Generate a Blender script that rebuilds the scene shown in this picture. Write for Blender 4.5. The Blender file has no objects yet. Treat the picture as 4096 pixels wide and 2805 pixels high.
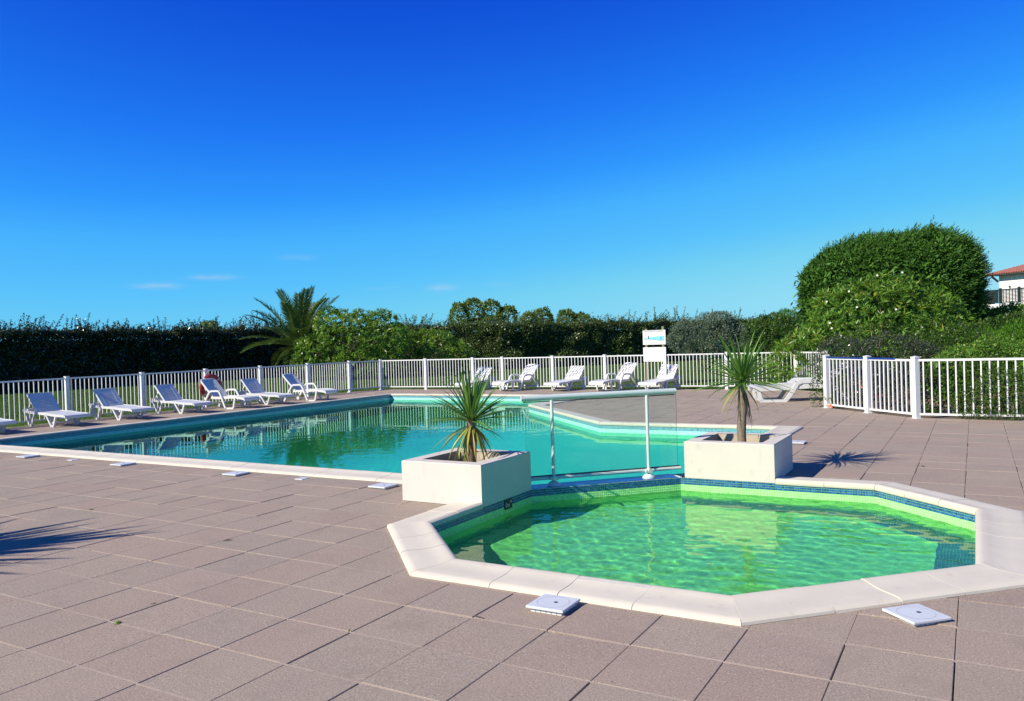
import bpy, math, random
import numpy as np
from mathutils import Vector, Matrix
from mathutils.geometry import delaunay_2d_cdt

random.seed(7); rng = np.random.default_rng(7)
sc = bpy.context.scene
col = sc.collection
R = math.radians

# ------------------------------------------------------------------ camera
CAM = Vector((6.12, -2.426, 1.635))
PITCH, ROLL, YAW = 0.0119115, -0.0314729, -0.5273496
cd = bpy.data.cameras.new('camera'); cam = bpy.data.objects.new('camera', cd); col.objects.link(cam)
cd.sensor_width = 36.0; cd.lens = 3181.77 / 4096 * 36.0; cd.clip_start = 0.05; cd.clip_end = 3000
def cam_axes():
    cy, sy, cp, sp = math.cos(YAW), math.sin(YAW), math.cos(PITCH), math.sin(PITCH)
    f = Vector((sy * cp, cy * cp, -sp)); r = Vector((cy, -sy, 0)); u = r.cross(f)
    cr, sr = math.cos(ROLL), math.sin(ROLL)
    return cr * r + sr * u, -sr * r + cr * u, f
RX, UX, FX = cam_axes()
m = Matrix((RX, UX, -FX)).transposed().to_4x4(); m.translation = CAM
cam.matrix_world = m
sc.camera = cam

# ------------------------------------------------------------------ world and sun
SUN_EL = R(34.5); SUN_DIR = Vector((0.52, 0.854, 0)).normalized()          # horizontal travel of the light
w = bpy.data.worlds.new('World'); sc.world = w; w.use_nodes = True
nt = w.node_tree; nt.nodes.clear()
out = nt.nodes.new('ShaderNodeOutputWorld'); bg = nt.nodes.new('ShaderNodeBackground')
sky = nt.nodes.new('ShaderNodeTexSky'); sky.sky_type = 'NISHITA'; sky.sun_disc = False
sky.sun_elevation = SUN_EL
sky.sun_rotation = math.atan2(-SUN_DIR.x, -SUN_DIR.y)
sky.altitude = 0; sky.air_density = 1.0; sky.dust_density = 0.15; sky.ozone_density = 3.0
# the deep azure of this sky: the Nishita brightness graded to the photograph's film colours, the same in every direction
sepc = nt.nodes.new('ShaderNodeSeparateColor'); nt.links.new(sky.outputs[0], sepc.inputs[0])
mlt = nt.nodes.new('ShaderNodeMath'); mlt.operation = 'MULTIPLY'; mlt.inputs[1].default_value = 0.10; nt.links.new(sepc.outputs['Green'], mlt.inputs[0])
cr_ = nt.nodes.new('ShaderNodeValToRGB'); nt.links.new(mlt.outputs[0], cr_.inputs[0])
stops = [(.11, (.0030, .035, .27)), (.155, (.0042, .060, .47)), (.20, (.0056, .085, .69)), (.28, (.0145, .19, .90)), (.36, (.030, .315, .985)), (.43, (.062, .44, .985)),
         (.55, (.105, .54, .97)), (.65, (.18, .64, .90)), (.9, (.36, .76, .92)), (1.0, (.5, .83, .94))]
while len(cr_.color_ramp.elements) < len(stops): cr_.color_ramp.elements.new(.5)
for e_, (p_, c_) in zip(cr_.color_ramp.elements, stops): e_.position = p_; e_.color = (*c_, 1)
hs = nt.nodes.new('ShaderNodeVectorMath'); hs.operation = 'SCALE'; hs.inputs['Scale'].default_value = 10.0
nt.links.new(cr_.outputs[0], hs.inputs[0])
# a few thin cloud wisps low over the horizon, fixed to directions in the sky
geo = nt.nodes.new('ShaderNodeTexCoord')
def N(t, **kw):
    n = nt.nodes.new(t)
    for k, v in kw.items(): setattr(n, k, v)
    return n
def wmath(op, a, b=None, c=None):
    n = N('ShaderNodeMath', operation=op)
    for i, v in enumerate((a, b, c)):
        if v is None: continue
        if isinstance(v, (int, float)): n.inputs[i].default_value = v
        else: nt.links.new(v, n.inputs[i])
    return n.outputs[0]
noise = N('ShaderNodeTexNoise'); noise.inputs['Scale'].default_value = 60; noise.inputs['Detail'].default_value = 5
mp = N('ShaderNodeMapping'); mp.inputs['Scale'].default_value = (1, 1, 3.0)
nt.links.new(geo.outputs['Generated'], mp.inputs['Vector']); nt.links.new(mp.outputs[0], noise.inputs['Vector'])
def sky_dir(px, py):                                                       # fixed view directions of the wisps
    d = (RX * ((px - 1162) / 1805.0) + UX * ((795.8 - py) / 1805.0) + FX).normalized(); return d
acc = None
for az_px, el_px, wd, ht, amp in ((358, 650, .021, .0034, .75), (482, 630, .024, .0030, .6), (676, 585, .020, .0034, .3),
                                  (1003, 653, .014, .0036, .8), (1135, 645, .014, .0022, .2), (860, 655, .02, .002, .12)):
    d = sky_dir(az_px, el_px); t = Vector((-d.y, d.x, 0)).normalized(); u = d.cross(t)
    def dot(v):
        n = N('ShaderNodeVectorMath', operation='DOT_PRODUCT'); nt.links.new(geo.outputs['Generated'], n.inputs[0]); n.inputs[1].default_value = v
        return n.outputs['Value']
    a = wmath('MULTIPLY', dot(t), 1 / wd); b = wmath('MULTIPLY', dot(u), 1 / ht)
    r2 = wmath('ADD', wmath('MULTIPLY', a, a), wmath('MULTIPLY', b, b))
    front = wmath('GREATER_THAN', dot(d), 0.5)
    g = wmath('MULTIPLY', wmath('MULTIPLY', wmath('EXPONENT', wmath('MULTIPLY', r2, -1.0)), front), amp)
    acc = g if acc is None else wmath('ADD', acc, g)
cl = wmath('MULTIPLY', acc, wmath('MULTIPLY_ADD', noise.outputs[0], 1.6, -0.25)); 
clc = N('ShaderNodeClamp'); nt.links.new(cl, clc.inputs[0])
mix = N('ShaderNodeMix', data_type='RGBA')
nt.links.new(clc.outputs[0], mix.inputs['Factor']); nt.links.new(hs.outputs[0], mix.inputs['A'])
mix.inputs['B'].default_value = (4.6, 6.3, 8.4, 1)
nt.links.new(mix.outputs['Result'], bg.inputs['Color'])
bg.inputs['Strength'].default_value = 0.0707
nt.links.new(bg.outputs[0], out.inputs[0])
sl = bpy.data.lights.new('sun', 'SUN'); sl.energy = 4.9; sl.angle = R(0.53); sl.color = (1.0, 0.92, 0.77)
sun = bpy.data.objects.new('sun', sl); col.objects.link(sun); sun.location = (-8, -14, 14)
ldir = Vector((SUN_DIR.x * math.cos(SUN_EL), SUN_DIR.y * math.cos(SUN_EL), -math.sin(SUN_EL)))
sun.rotation_euler = ldir.to_track_quat('-Z', 'Y').to_euler()
sl.cycles.is_caustics_light = True
vs = sc.view_settings; vs.view_transform = 'Standard'; vs.look = 'None'; vs.exposure = 0.5; vs.gamma = 1.0; vs.use_curve_mapping = False
cy = sc.cycles; cy.use_denoising = True; cy.max_bounces = 10; cy.diffuse_bounces = 4; cy.glossy_bounces = 4
cy.transmission_bounces = 8; cy.transparent_max_bounces = 16; cy.caustics_refractive = True; cy.caustics_reflective = False
cy.sample_clamp_indirect = 6.0; cy.blur_glossy = 0.3

# ------------------------------------------------------------------ helpers
def tag(o, label=None, cat=None, group=None, kind=None):
    if label: o['label'] = label
    if cat: o['category'] = cat
    if group: o['group'] = group
    if kind: o['kind'] = kind
    return o
def link(name, data, parent=None, loc=None, rot=None):
    o = bpy.data.objects.new(name, data); col.objects.link(o)
    if parent: o.parent = parent
    if loc is not None: o.location = loc
    if rot is not None: o.rotation_euler = rot
    return o
def empty(name, loc=(0, 0, 0), rz=0.0):
    o = link(name, None, None, loc, (0, 0, rz)); o.empty_display_size = 0.2; return o
def copy_tree(o, parent=None):
    c = o.copy(); col.objects.link(c); c.parent = parent
    for ch in o.children: copy_tree(ch, c)
    return c

class MB:
    """collects vertices and faces of one mesh"""
    def __init__(s): s.v = []; s.f = []; s.mi = []; s.uv = None
    def add(s, vs_, fs, mi=0):
        k = len(s.v); s.v += [tuple(p) for p in vs_]
        s.f += [tuple(i + k for i in f) for f in fs]; s.mi += [mi] * len(fs)
    def box(s, lo, hi, mi=0, M=None):
        x0, y0, z0 = lo; x1, y1, z1 = hi
        p = [(x0, y0, z0), (x1, y0, z0), (x1, y1, z0), (x0, y1, z0), (x0, y0, z1), (x1, y0, z1), (x1, y1, z1), (x0, y1, z1)]
        if M is not None: p = [M @ Vector(q) for q in p]
        s.add(p, [(3, 2, 1, 0), (4, 5, 6, 7), (0, 1, 5, 4), (1, 2, 6, 5), (2, 3, 7, 6), (3, 0, 4, 7)], mi)
    def bar(s, a, b, wx, wy, up=(0, 0, 1), mi=0):
        """box beam from a to b, wx across, wy along up"""
        a = Vector(a); b = Vector(b); d = (b - a).normalized(); x = d.cross(Vector(up))
        if x.length < 1e-5: x = d.cross(Vector((0, 1, 0)))
        x.normalize(); y = x.cross(d)
        q = []
        for c in (a, b):
            for sx, sy in ((-1, -1), (1, -1), (1, 1), (-1, 1)): q.append(c + x * (sx * wx / 2) + y * (sy * wy / 2))
        s.add(q, [(3, 2, 1, 0), (4, 5, 6, 7), (0, 1, 5, 4), (1, 2, 6, 5), (2, 3, 7, 6), (3, 0, 4, 7)], mi)
    def tube(s, pts, rad, n=10, cap=True, mi=0):
        pts = [Vector(p) for p in pts]; rad = rad if isinstance(rad, (list, tuple)) else [rad] * len(pts)
        rings = []; px = None
        for i, p in enumerate(pts):
            d = (pts[min(i + 1, len(pts) - 1)] - pts[max(i - 1, 0)]).normalized()
            if px is None:
                px = d.cross(Vector((0, 0, 1)))
                if px.length < 1e-4: px = Vector((1, 0, 0))
            px = (px - d * px.dot(d)).normalized(); py = d.cross(px)
            rings.append([p + (px * math.cos(2 * math.pi * k / n) + py * math.sin(2 * math.pi * k / n)) * rad[i] for k in range(n)])
        vs_ = [q for r in rings for q in r]; fs = []
        for i in range(len(pts) - 1):
            for k in range(n): fs.append((i * n + k, i * n + (k + 1) % n, (i + 1) * n + (k + 1) % n, (i + 1) * n + k))
        if cap: fs.append(tuple(range(n))[::-1]); fs.append(tuple((len(pts) - 1) * n + k for k in range(n)))
        s.add(vs_, fs, mi)
    def extrude(s, poly, z0, z1, mi=0, M=None):
        n = len(poly); p = [(x, y, z0) for x, y in poly] + [(x, y, z1) for x, y in poly]
        if M is not None: p = [M @ Vector(q) for q in p]
        s.add(p, [tuple(range(n))[::-1], tuple(range(n, 2 * n))] + [(i, (i + 1) % n, n + (i + 1) % n, n + i) for i in range(n)], mi)
    def mesh(s, name, mats, smooth=False, bevel=0):
        me = bpy.data.meshes.new(name); me.from_pydata(s.v, [], s.f)
        for mm in (mats if isinstance(mats, (list, tuple)) else [mats]): me.materials.append(mm)
        if any(s.mi): me.polygons.foreach_set('material_index', s.mi)
        if smooth: me.polygons.foreach_set('use_smooth', [True] * len(me.polygons))
        me.validate(); me.update(); return me
    def build(s, name, mats, parent=None, smooth=False, bevel=0, loc=None):
        o = link(name, s.mesh(name, mats, smooth), parent, loc)
        if smooth: edge_split(o)
        if bevel:
            b = o.modifiers.new('bevel', 'BEVEL'); b.width = bevel; b.segments = 2; b.limit_method = 'ANGLE'; b.angle_limit = R(40)
        return o
def edge_split(o, ang=42):
    e = o.modifiers.new('split', 'EDGE_SPLIT'); e.split_angle = R(ang)

def project(P):
    q = np.asarray(P, float) - np.array(CAM)
    A = np.array([RX, UX, FX]); c = q @ A.T
    z = np.where(c[..., 2] > .05, c[..., 2], np.nan)
    return 512 + 795.44 * c[..., 0] / z, 350.5 - 795.44 * c[..., 1] / z, c[..., 2]

# ------------------------------------------------------------------ materials
def mat(name):
    m_ = bpy.data.materials.new(name); m_.use_nodes = True; t = m_.node_tree
    return m_, t, t.nodes['Principled BSDF'], t.nodes['Material Output']
def nd(t, typ, **kw):
    n = t.nodes.new(typ)
    for k, v in kw.items():
        if k in n.inputs: n.inputs[k].default_value = v
        else: setattr(n, k, v)
    return n
def ramp(t, fac, stops):
    n = nd(t, 'ShaderNodeValToRGB'); e = n.color_ramp.elements
    while len(e) < len(stops): e.new(0.5)
    for i, (p_, c_) in enumerate(stops): e[i].position = p_; e[i].color = (*c_, 1)
    t.links.new(fac, n.inputs[0]); return n.outputs[0]
def mixc(t, fac, a, b, mode='MIX'):
    n = nd(t, 'ShaderNodeMix', data_type='RGBA', blend_type=mode)
    for key, v in (('Factor', fac), ('A', a), ('B', b)):
        if isinstance(v, (int, float)): n.inputs[key].default_value = v
        elif isinstance(v, tuple): n.inputs[key].default_value = (*v, 1)
        else: t.links.new(v, n.inputs[key])
    return n.outputs['Result']
def noise_of(t, vec, scale, detail=4, rough=.55):
    n = nd(t, 'ShaderNodeTexNoise'); n.inputs['Scale'].default_value = scale; n.inputs['Detail'].default_value = detail; n.inputs['Roughness'].default_value = rough
    if vec is not None: t.links.new(vec, n.inputs['Vector'])
    return n.outputs['Fac']
def pos(t):
    return nd(t, 'ShaderNodeNewGeometry').outputs['Position']
def bump(t, b, h, strength, dist):
    n = nd(t, 'ShaderNodeBump'); n.inputs['Strength'].default_value = strength; n.inputs['Distance'].default_value = dist
    t.links.new(h, n.inputs['Height']); t.links.new(n.outputs[0], b.inputs['Normal'])
def plain(name, c, rough=.5, var=.08, scale=8, metal=0, spec=.5, bmp=0, stain=None, streak=None):
    m_, t, b, o = mat(name); P = pos(t)
    f = noise_of(t, P, scale, 5)
    c0 = tuple(x * (1 - var) for x in c); c1 = tuple(min(1, x * (1 + var)) for x in c)
    cc = ramp(t, f, [(.3, c0), (.7, c1)])
    if stain:
        f2 = noise_of(t, P, stain[1], 6, .7)
        cc = mixc(t, ramp(t, f2, [(stain[2], (0, 0, 0)), (stain[3], (1, 1, 1))]), cc, stain[0])
    if streak:                                                     # rain and splash runs down a rendered face
        mpg = nd(t, 'ShaderNodeMapping'); mpg.inputs['Scale'].default_value = (1, 1, .12); t.links.new(P, mpg.inputs['Vector'])
        f3 = noise_of(t, mpg.outputs[0], streak[1], 5, .65); cc = mixc(t, ramp(t, f3, [(streak[2], (0, 0, 0)), (streak[3], (.8, .8, .8))]), cc, streak[0])
    t.links.new(cc, b.inputs['Base Color']); b.inputs['Roughness'].default_value = rough; b.inputs['Metallic'].default_value = metal
    b.inputs['Specular IOR Level'].default_value = spec
    if bmp: bump(t, b, noise_of(t, P, scale * 12, 3), bmp, .004)
    return m_
def paver_mat(name, per_object):
    m_, t, b, o = mat(name); P = pos(t)
    rnd = nd(t, 'ShaderNodeObjectInfo').outputs['Random'] if per_object else nd(t, 'ShaderNodeNewGeometry').outputs['Random Per Island']
    base = ramp(t, rnd, [(0, (.295, .224, .180)), (.25, (.345, .253, .206)), (.5, (.288, .240, .194)), (.75, (.328, .264, .214)), (1, (.355, .270, .216))])
    big = noise_of(t, P, .9, 5, .6); base = mixc(t, ramp(t, big, [(.35, (0, 0, 0)), (.75, (1, 1, 1))]), base, (.355, .285, .217))
    sp = noise_of(t, P, 105, 4, .8)
    base = mixc(t, ramp(t, sp, [(.36, (1, 1, 1)), (.50, (0, 0, 0))]), base, (.175, .128, .098))
    sp2 = noise_of(t, P, 85, 3, .75); base = mixc(t, ramp(t, sp2, [(.54, (0, 0, 0)), (.66, (1, 1, 1))]), base, (.46, .39, .33))
    dk = noise_of(t, P, 38, 2, .5); base = mixc(t, ramp(t, dk, [(.23, (1, 1, 1)), (.29, (0, 0, 0))]), base, (.10, .08, .075))
    st = noise_of(t, P, 2.6, 6, .7); base = mixc(t, ramp(t, st, [(.53, (0, 0, 0)), (.78, (.75, .75, .75))]), base, (.25, .203, .165))
    t.links.new(base, b.inputs['Base Color']); b.inputs['Roughness'].default_value = .93; b.inputs['Specular IOR Level'].default_value = .2
    bump(t, b, sp, .5, .003); return m_
def leaf_mat(name, stops, rough=.45, trans=.35, spec=.4, tcol=None):
    m_, t, b, o = mat(name)
    rnd = nd(t, 'ShaderNodeNewGeometry').outputs['Random Per Island']
    c = ramp(t, rnd, stops)
    t.links.new(c, b.inputs['Base Color']); b.inputs['Roughness'].default_value = rough; b.inputs['Specular IOR Level'].default_value = spec
    tr = nd(t, 'ShaderNodeBsdfTranslucent'); hsv = nd(t, 'ShaderNodeHueSaturation'); hsv.inputs['Value'].default_value = 1.5; hsv.inputs['Hue'].default_value = .485
    t.links.new(c, hsv.inputs['Color']); t.links.new(hsv.outputs[0], tr.inputs[0])
    mx = nd(t, 'ShaderNodeMixShader'); mx.inputs[0].default_value = trans
    t.links.new(b.outputs[0], mx.inputs[1]); t.links.new(tr.outputs[0], mx.inputs[2]); t.links.new(mx.outputs[0], o.inputs[0])
    return m_
M = {}
M['paver'] = paver_mat('paver_stone', True); M['paver_far'] = paver_mat('paver_stone_far', False)
M['bed'] = plain('joint_sand', (.062, .052, .045), .95, .3, 30)
M['mortar'] = plain('pink_mortar', (.37, .29, .23), .9, .15, 40)
M['coping'] = plain('coping_stone', (.60, .545, .445), .7, .05, 3, spec=.3, bmp=.15, stain=((.42, .36, .28), 8, .60, .84))
M['grout'] = plain('coping_grout', (.50, .47, .42), .8, .1, 20)
M['render'] = plain('planter_render', (.60, .54, .48), .75, .03, 4, spec=.25, bmp=.12, stain=((.45, .41, .35), 6, .60, .85), streak=((.50, .45, .39), 14, .58, .84))
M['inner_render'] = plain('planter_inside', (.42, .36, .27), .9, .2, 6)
M['soil'] = plain('soil', (.16, .115, .08), .95, .4, 40, bmp=.8)
M['white_paint'] = plain('white_paint', (.68, .68, .67), .35, .02, 6)
M['plastic'] = plain('white_plastic', (.60, .60, .59), .38, .03, 5, stain=((.62, .61, .57), 11, .66, .85))
M['plastic_b'] = plain('white_resin', (.64, .63, .60), .42, .03, 5, stain=((.6, .57, .5), 11, .64, .85))
M['lid'] = plain('lid_plastic', (.58, .595, .61), .4, .04, 9, stain=((.6, .6, .58), 14, .66, .85))
M['blue_cap'] = plain('blue_coating', (.01, .035, .21), .4, .1, 6)
M['grey_rubber'] = plain('grey_rubber', (.03, .03, .03), .6, .1)
M['alu'] = plain('lacquered_aluminium', (.56, .63, .59), .3, .03, 5)
M['wood'] = plain('treated_wood', (.20, .185, .10), .8, .2, 14)
M['trunk'] = plain('cordyline_bark', (.21, .165, .115), .95, .35, 35, bmp=.9)
M['bark'] = plain('brown_bark', (.10, .075, .05), .95, .35, 25, bmp=.8)
M['red'] = plain('lifebuoy_red', (.36, .03, .02), .45, .15, 6)
M['rope'] = plain('white_rope', (.6, .6, .57), .8, .1)
M['board'] = plain('sign_white', (.64, .64, .64), .4, .02, 3)
M['ink'] = plain('dark_ink', (.05, .05, .07), .6, .1)
M['grey_ink'] = plain('grey_ink', (.38, .38, .40), .6, .1)
M['sign_blue'] = plain('sign_water_blue', (.16, .58, .80), .5, .05)
M['navy'] = plain('sign_navy', (.04, .05, .22), .5, .05)
M['black_plate'] = plain('black_enamel', (.008, .009, .010), .35, .2)
M['ghost'] = plain('marker_white', (.62, .66, .64), .5, .05)
# ------------------------------------------------------------------ plan outlines (metres)
SMALL = [(1.88, 3.29), (2.79, 2.38), (4.81, 2.38), (6.11, 3.68), (6.11, 5.54), (5.21, 6.44), (3.15, 6.44), (1.88, 5.17)]   # counter-clockwise
WT = 0.25 * math.sqrt(2)                                           # dividing wall, measured along x or y
XL, YF = -10.32, 17.88
MAIN = [(XL, 5.31), (5.31 - 3.29 - WT, 5.31), (3.20, 3.20 + 3.29 + WT), (3.20, 11.40), (-.06, 11.40), (-3.50, 14.84), (-3.50, YF), (XL, YF)]
CW = 0.36                                                          # coping width
DECK = [(-13.05, -9), (16, -9), (16, 13.78), (5.17, 13.78), (3.33, 15.62), (2.74, 20.1), (1.62, 21.2), (-6, 21.0), (-12.5, 20.55), (-13.05, 19.6)]
WATER_Z = -0.145
def offset(poly, d):
    """offset a counter-clockwise polygon outwards by d"""
    n = len(poly); res = []
    for i in range(n):
        p0 = Vector(poly[i - 1]); p1 = Vector(poly[i]); p2 = Vector(poly[(i + 1) % n])
        d1 = (p1 - p0).normalized(); d2 = (p2 - p1).normalized()
        n1 = Vector((d1.y, -d1.x)); n2 = Vector((d2.y, -d2.x))
        bis = n1 + n2; k = d / (1 + n1.dot(n2)); res.append(tuple(p1 + bis * k))
    return res
def inside(pt, poly):
    x, y = pt; c = False; n = len(poly)
    for i in range(n):
        x0, y0 = poly[i]; x1, y1 = poly[(i + 1) % n]
        if (y0 > y) != (y1 > y) and x < (x1 - x0) * (y - y0) / (y1 - y0) + x0: c = not c
    return c
def cdt(polys, keep):
    """triangles of the plane cut along all polygons whose centroid satisfies keep"""
    vs_ = []; ed = []
    for p in polys:
        k = len(vs_); vs_ += [Vector(q) for q in p]; ed += [(k + i, k + (i + 1) % len(p)) for i in range(len(p))]
    v, e, f, *_ = delaunay_2d_cdt(vs_, ed, [], 0, 1e-5)
    out_ = [t for t in f if keep(tuple(sum((v[i] for i in t), Vector((0, 0))) / len(t)))]
    return [tuple(q) for q in v], out_
# the hole in the deck: both pools and the wall between them, cut under the middle of the coping
HOLE_S = offset(SMALL, .2); HOLE_M = offset(MAIN, .2)
def in_hole(p): return inside(p, HOLE_S) or inside(p, HOLE_M)
def sheet(name, polys, keep, z, m_):
    v, f = cdt(polys, keep); me = bpy.data.meshes.new(name); me.from_pydata([(x, y, z) for x, y in v], [], f); me.materials.append(m_)
    me.update(); return link(name, me)

# lawn and land to the horizon
def lawn_mat():
    m_, t, b, o = mat('lawn_grass'); P = pos(t)
    f = noise_of(t, P, .55, 6, .65); c = ramp(t, f, [(.3, (.060, .125, .012)), (.55, (.09, .165, .018)), (.75, (.13, .20, .028))])
    f2 = noise_of(t, P, 22, 4, .8); c = mixc(t, ramp(t, f2, [(.35, (1, 1, 1)), (.6, (0, 0, 0))]), c, (.045, .09, .010))
    t.links.new(c, b.inputs['Base Color']); b.inputs['Roughness'].default_value = .9; b.inputs['Specular IOR Level'].default_value = .15
    bump(t, b, noise_of(t, P, 45, 3), 1.0, .06); return m_
M['lawn'] = lawn_mat()
BIG = [(-900, -700), (900, -700), (900, 1400), (-900, 1400)]
tag(sheet('lawn', [BIG, DECK], lambda c: not inside(c, DECK), -.05, M['lawn']), kind='structure')

# deck: dark joint bed, slabs above it
bed = sheet('pool_deck', [DECK, HOLE_S, HOLE_M], lambda c: inside(c, DECK) and not in_hole(c), -.034, M['bed']); tag(bed, kind='structure')
slabs = []
for i in range(-27, 32):
    for j in range(-18, 43):
        x0, y0 = i * .5, j * .5
        cs = [(x0, y0), (x0 + .5, y0), (x0 + .5, y0 + .5), (x0, y0 + .5)]
        if not any(inside(c, DECK) for c in cs): continue
        hole = [in_hole(c) for c in cs] + [in_hole((x0 + .25, y0)), in_hole((x0 + .25, y0 + .5)), in_hole((x0, y0 + .25)), in_hole((x0 + .5, y0 + .25))]
        if all(hole): continue
        cut = any(hole) or not all(inside(c, DECK) for c in cs)
        gx = random.choice((.0012, .0018, .003, .0055)) if j % 3 else random.choice((.002, .005)); gy = .0035
        ax, bx = x0 + gx + random.uniform(-.001, .001), x0 + .5 - .0012; ay, by = y0 + gy, y0 + .5 - gy
        dz = random.gauss(0, .0012)
        if cut:
            sq = [(ax, ay), (bx, ay), (bx, by), (ax, by)]
            v, f = cdt([sq, HOLE_S, HOLE_M, DECK], lambda c: ax < c[0] < bx and ay < c[1] < by and inside(c, DECK) and not in_hole(c))
            used = sorted({q for t_ in f for q in t_}); mp_ = {q: n_ for n_, q in enumerate(used)}
            if not f: continue
            vv = [(v[q][0], v[q][1]) for q in used]; ff = [tuple(mp_[q] for q in t_) for t_ in f]
            cnt = {}
            for t_ in ff:
                for a_ in range(len(t_)):
                    e_ = (t_[a_], t_[(a_ + 1) % len(t_)]); cnt[e_] = 1
            rim = [e_ for e_ in cnt if (e_[1], e_[0]) not in cnt]
            n_ = len(vv)
            V = [(x, y, dz) for x, y in vv] + [(x, y, -.04) for x, y in vv]
            F = ff + [(a_, a_ + n_, b_ + n_, b_) for a_, b_ in rim]
        else:
            tx, ty = random.gauss(0, .0022), random.gauss(0, .0022); c_ = .003
            top = [(ax + c_, ay + c_), (bx - c_, ay + c_), (bx - c_, by - c_), (ax + c_, by - c_)]; low = [(ax, ay), (bx, ay), (bx, by), (ax, by)]
            hz = lambda x, y: dz + tx * (x - x0 - .25) + ty * (y - y0 - .25)
            V = [(x, y, hz(x, y)) for x, y in top] + [(x, y, hz(x, y) - .003) for x, y in low] + [(x, y, -.04) for x, y in low]
            F = [(0, 1, 2, 3)] + [(a_ + 4, (a_ + 1) % 4 + 4, (a_ + 1) % 4, a_) for a_ in range(4)] + [(a_ + 8, (a_ + 1) % 4 + 8, (a_ + 1) % 4 + 4, a_ + 4) for a_ in range(4)]
        X, Y, Zd = project([(x, y, 0) for x, y in cs])
        area = 0
        if np.all(np.isfinite(X)) and np.all(Zd > .1):
            Xc, Yc = np.clip(X, 0, 1024), np.clip(Y, 0, 701)
            area = abs(sum(Xc[k] * Yc[(k + 1) % 4] - Xc[(k + 1) % 4] * Yc[k] for k in range(4))) / 2
            area *= .5 if cut else 1
        slabs.append((area, V, F, (x0 + .25, y0 + .25)))
slabs.sort(key=lambda s: -s[0])
far = MB()
for k, (area, V, F, cpt) in enumerate(slabs):
    if k < 300 and area > 0:
        s_ = MB(); s_.add([(x - cpt[0], y - cpt[1], z) for x, y, z in V], F); s_.build('paver', M['paver'], bed, loc=(cpt[0], cpt[1], 0))
    else: far.add(V, F)
o = far.build('paver_field', M['paver_far'], bed); o['kind'] = 'stuff'
# pale mortar raked into the cross joints
mo = MB()
for j in range(-18, 43):
    y = j * .5; xs = [-13.05 + .25 * k for k in range(118)]
    for xa in xs:
        mid = (xa + .125, y)
        if not inside(mid, DECK) or in_hole(mid) or random.random() < .06: continue
        h = -.0015 + random.gauss(0, .0008)
        mo.box((xa, y - .006, -.02), (xa + .25, y + .006, h))
o = mo.build('mortar_joint', M['mortar'], bed); o['kind'] = 'stuff'
# planting bed of bare soil behind the right hand fence
sb = MB(); n_ = 40
px_ = [(5.3, 13.79), (16, 13.79), (16, 34), (2.0, 34), (2.9, 20.3), (3.45, 15.75)]
me_o = sheet('flower_bed', [px_], lambda c: inside(c, px_), -.03, M['soil']); tag(me_o, kind='structure')
# edging strip of gravel between left deck edge and lawn
gs = [(-13.75, -9), (-13.055, -9), (-13.055, 19.6), (-12.52, 20.56), (-6, 21.01), (1.6, 21.21), (1.6, 21.5), (-6, 21.35), (-12.7, 20.95), (-13.45, 19.8)]
M['strip'] = plain('sandy_edge', (.22, .18, .12), .95, .35, 30, bmp=.6, stain=((.05, .09, .015), 3, .42, .6))
tag(sheet('edge_strip', [gs], lambda c: inside(c, gs), -.02, M['strip']), kind='structure')
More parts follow.
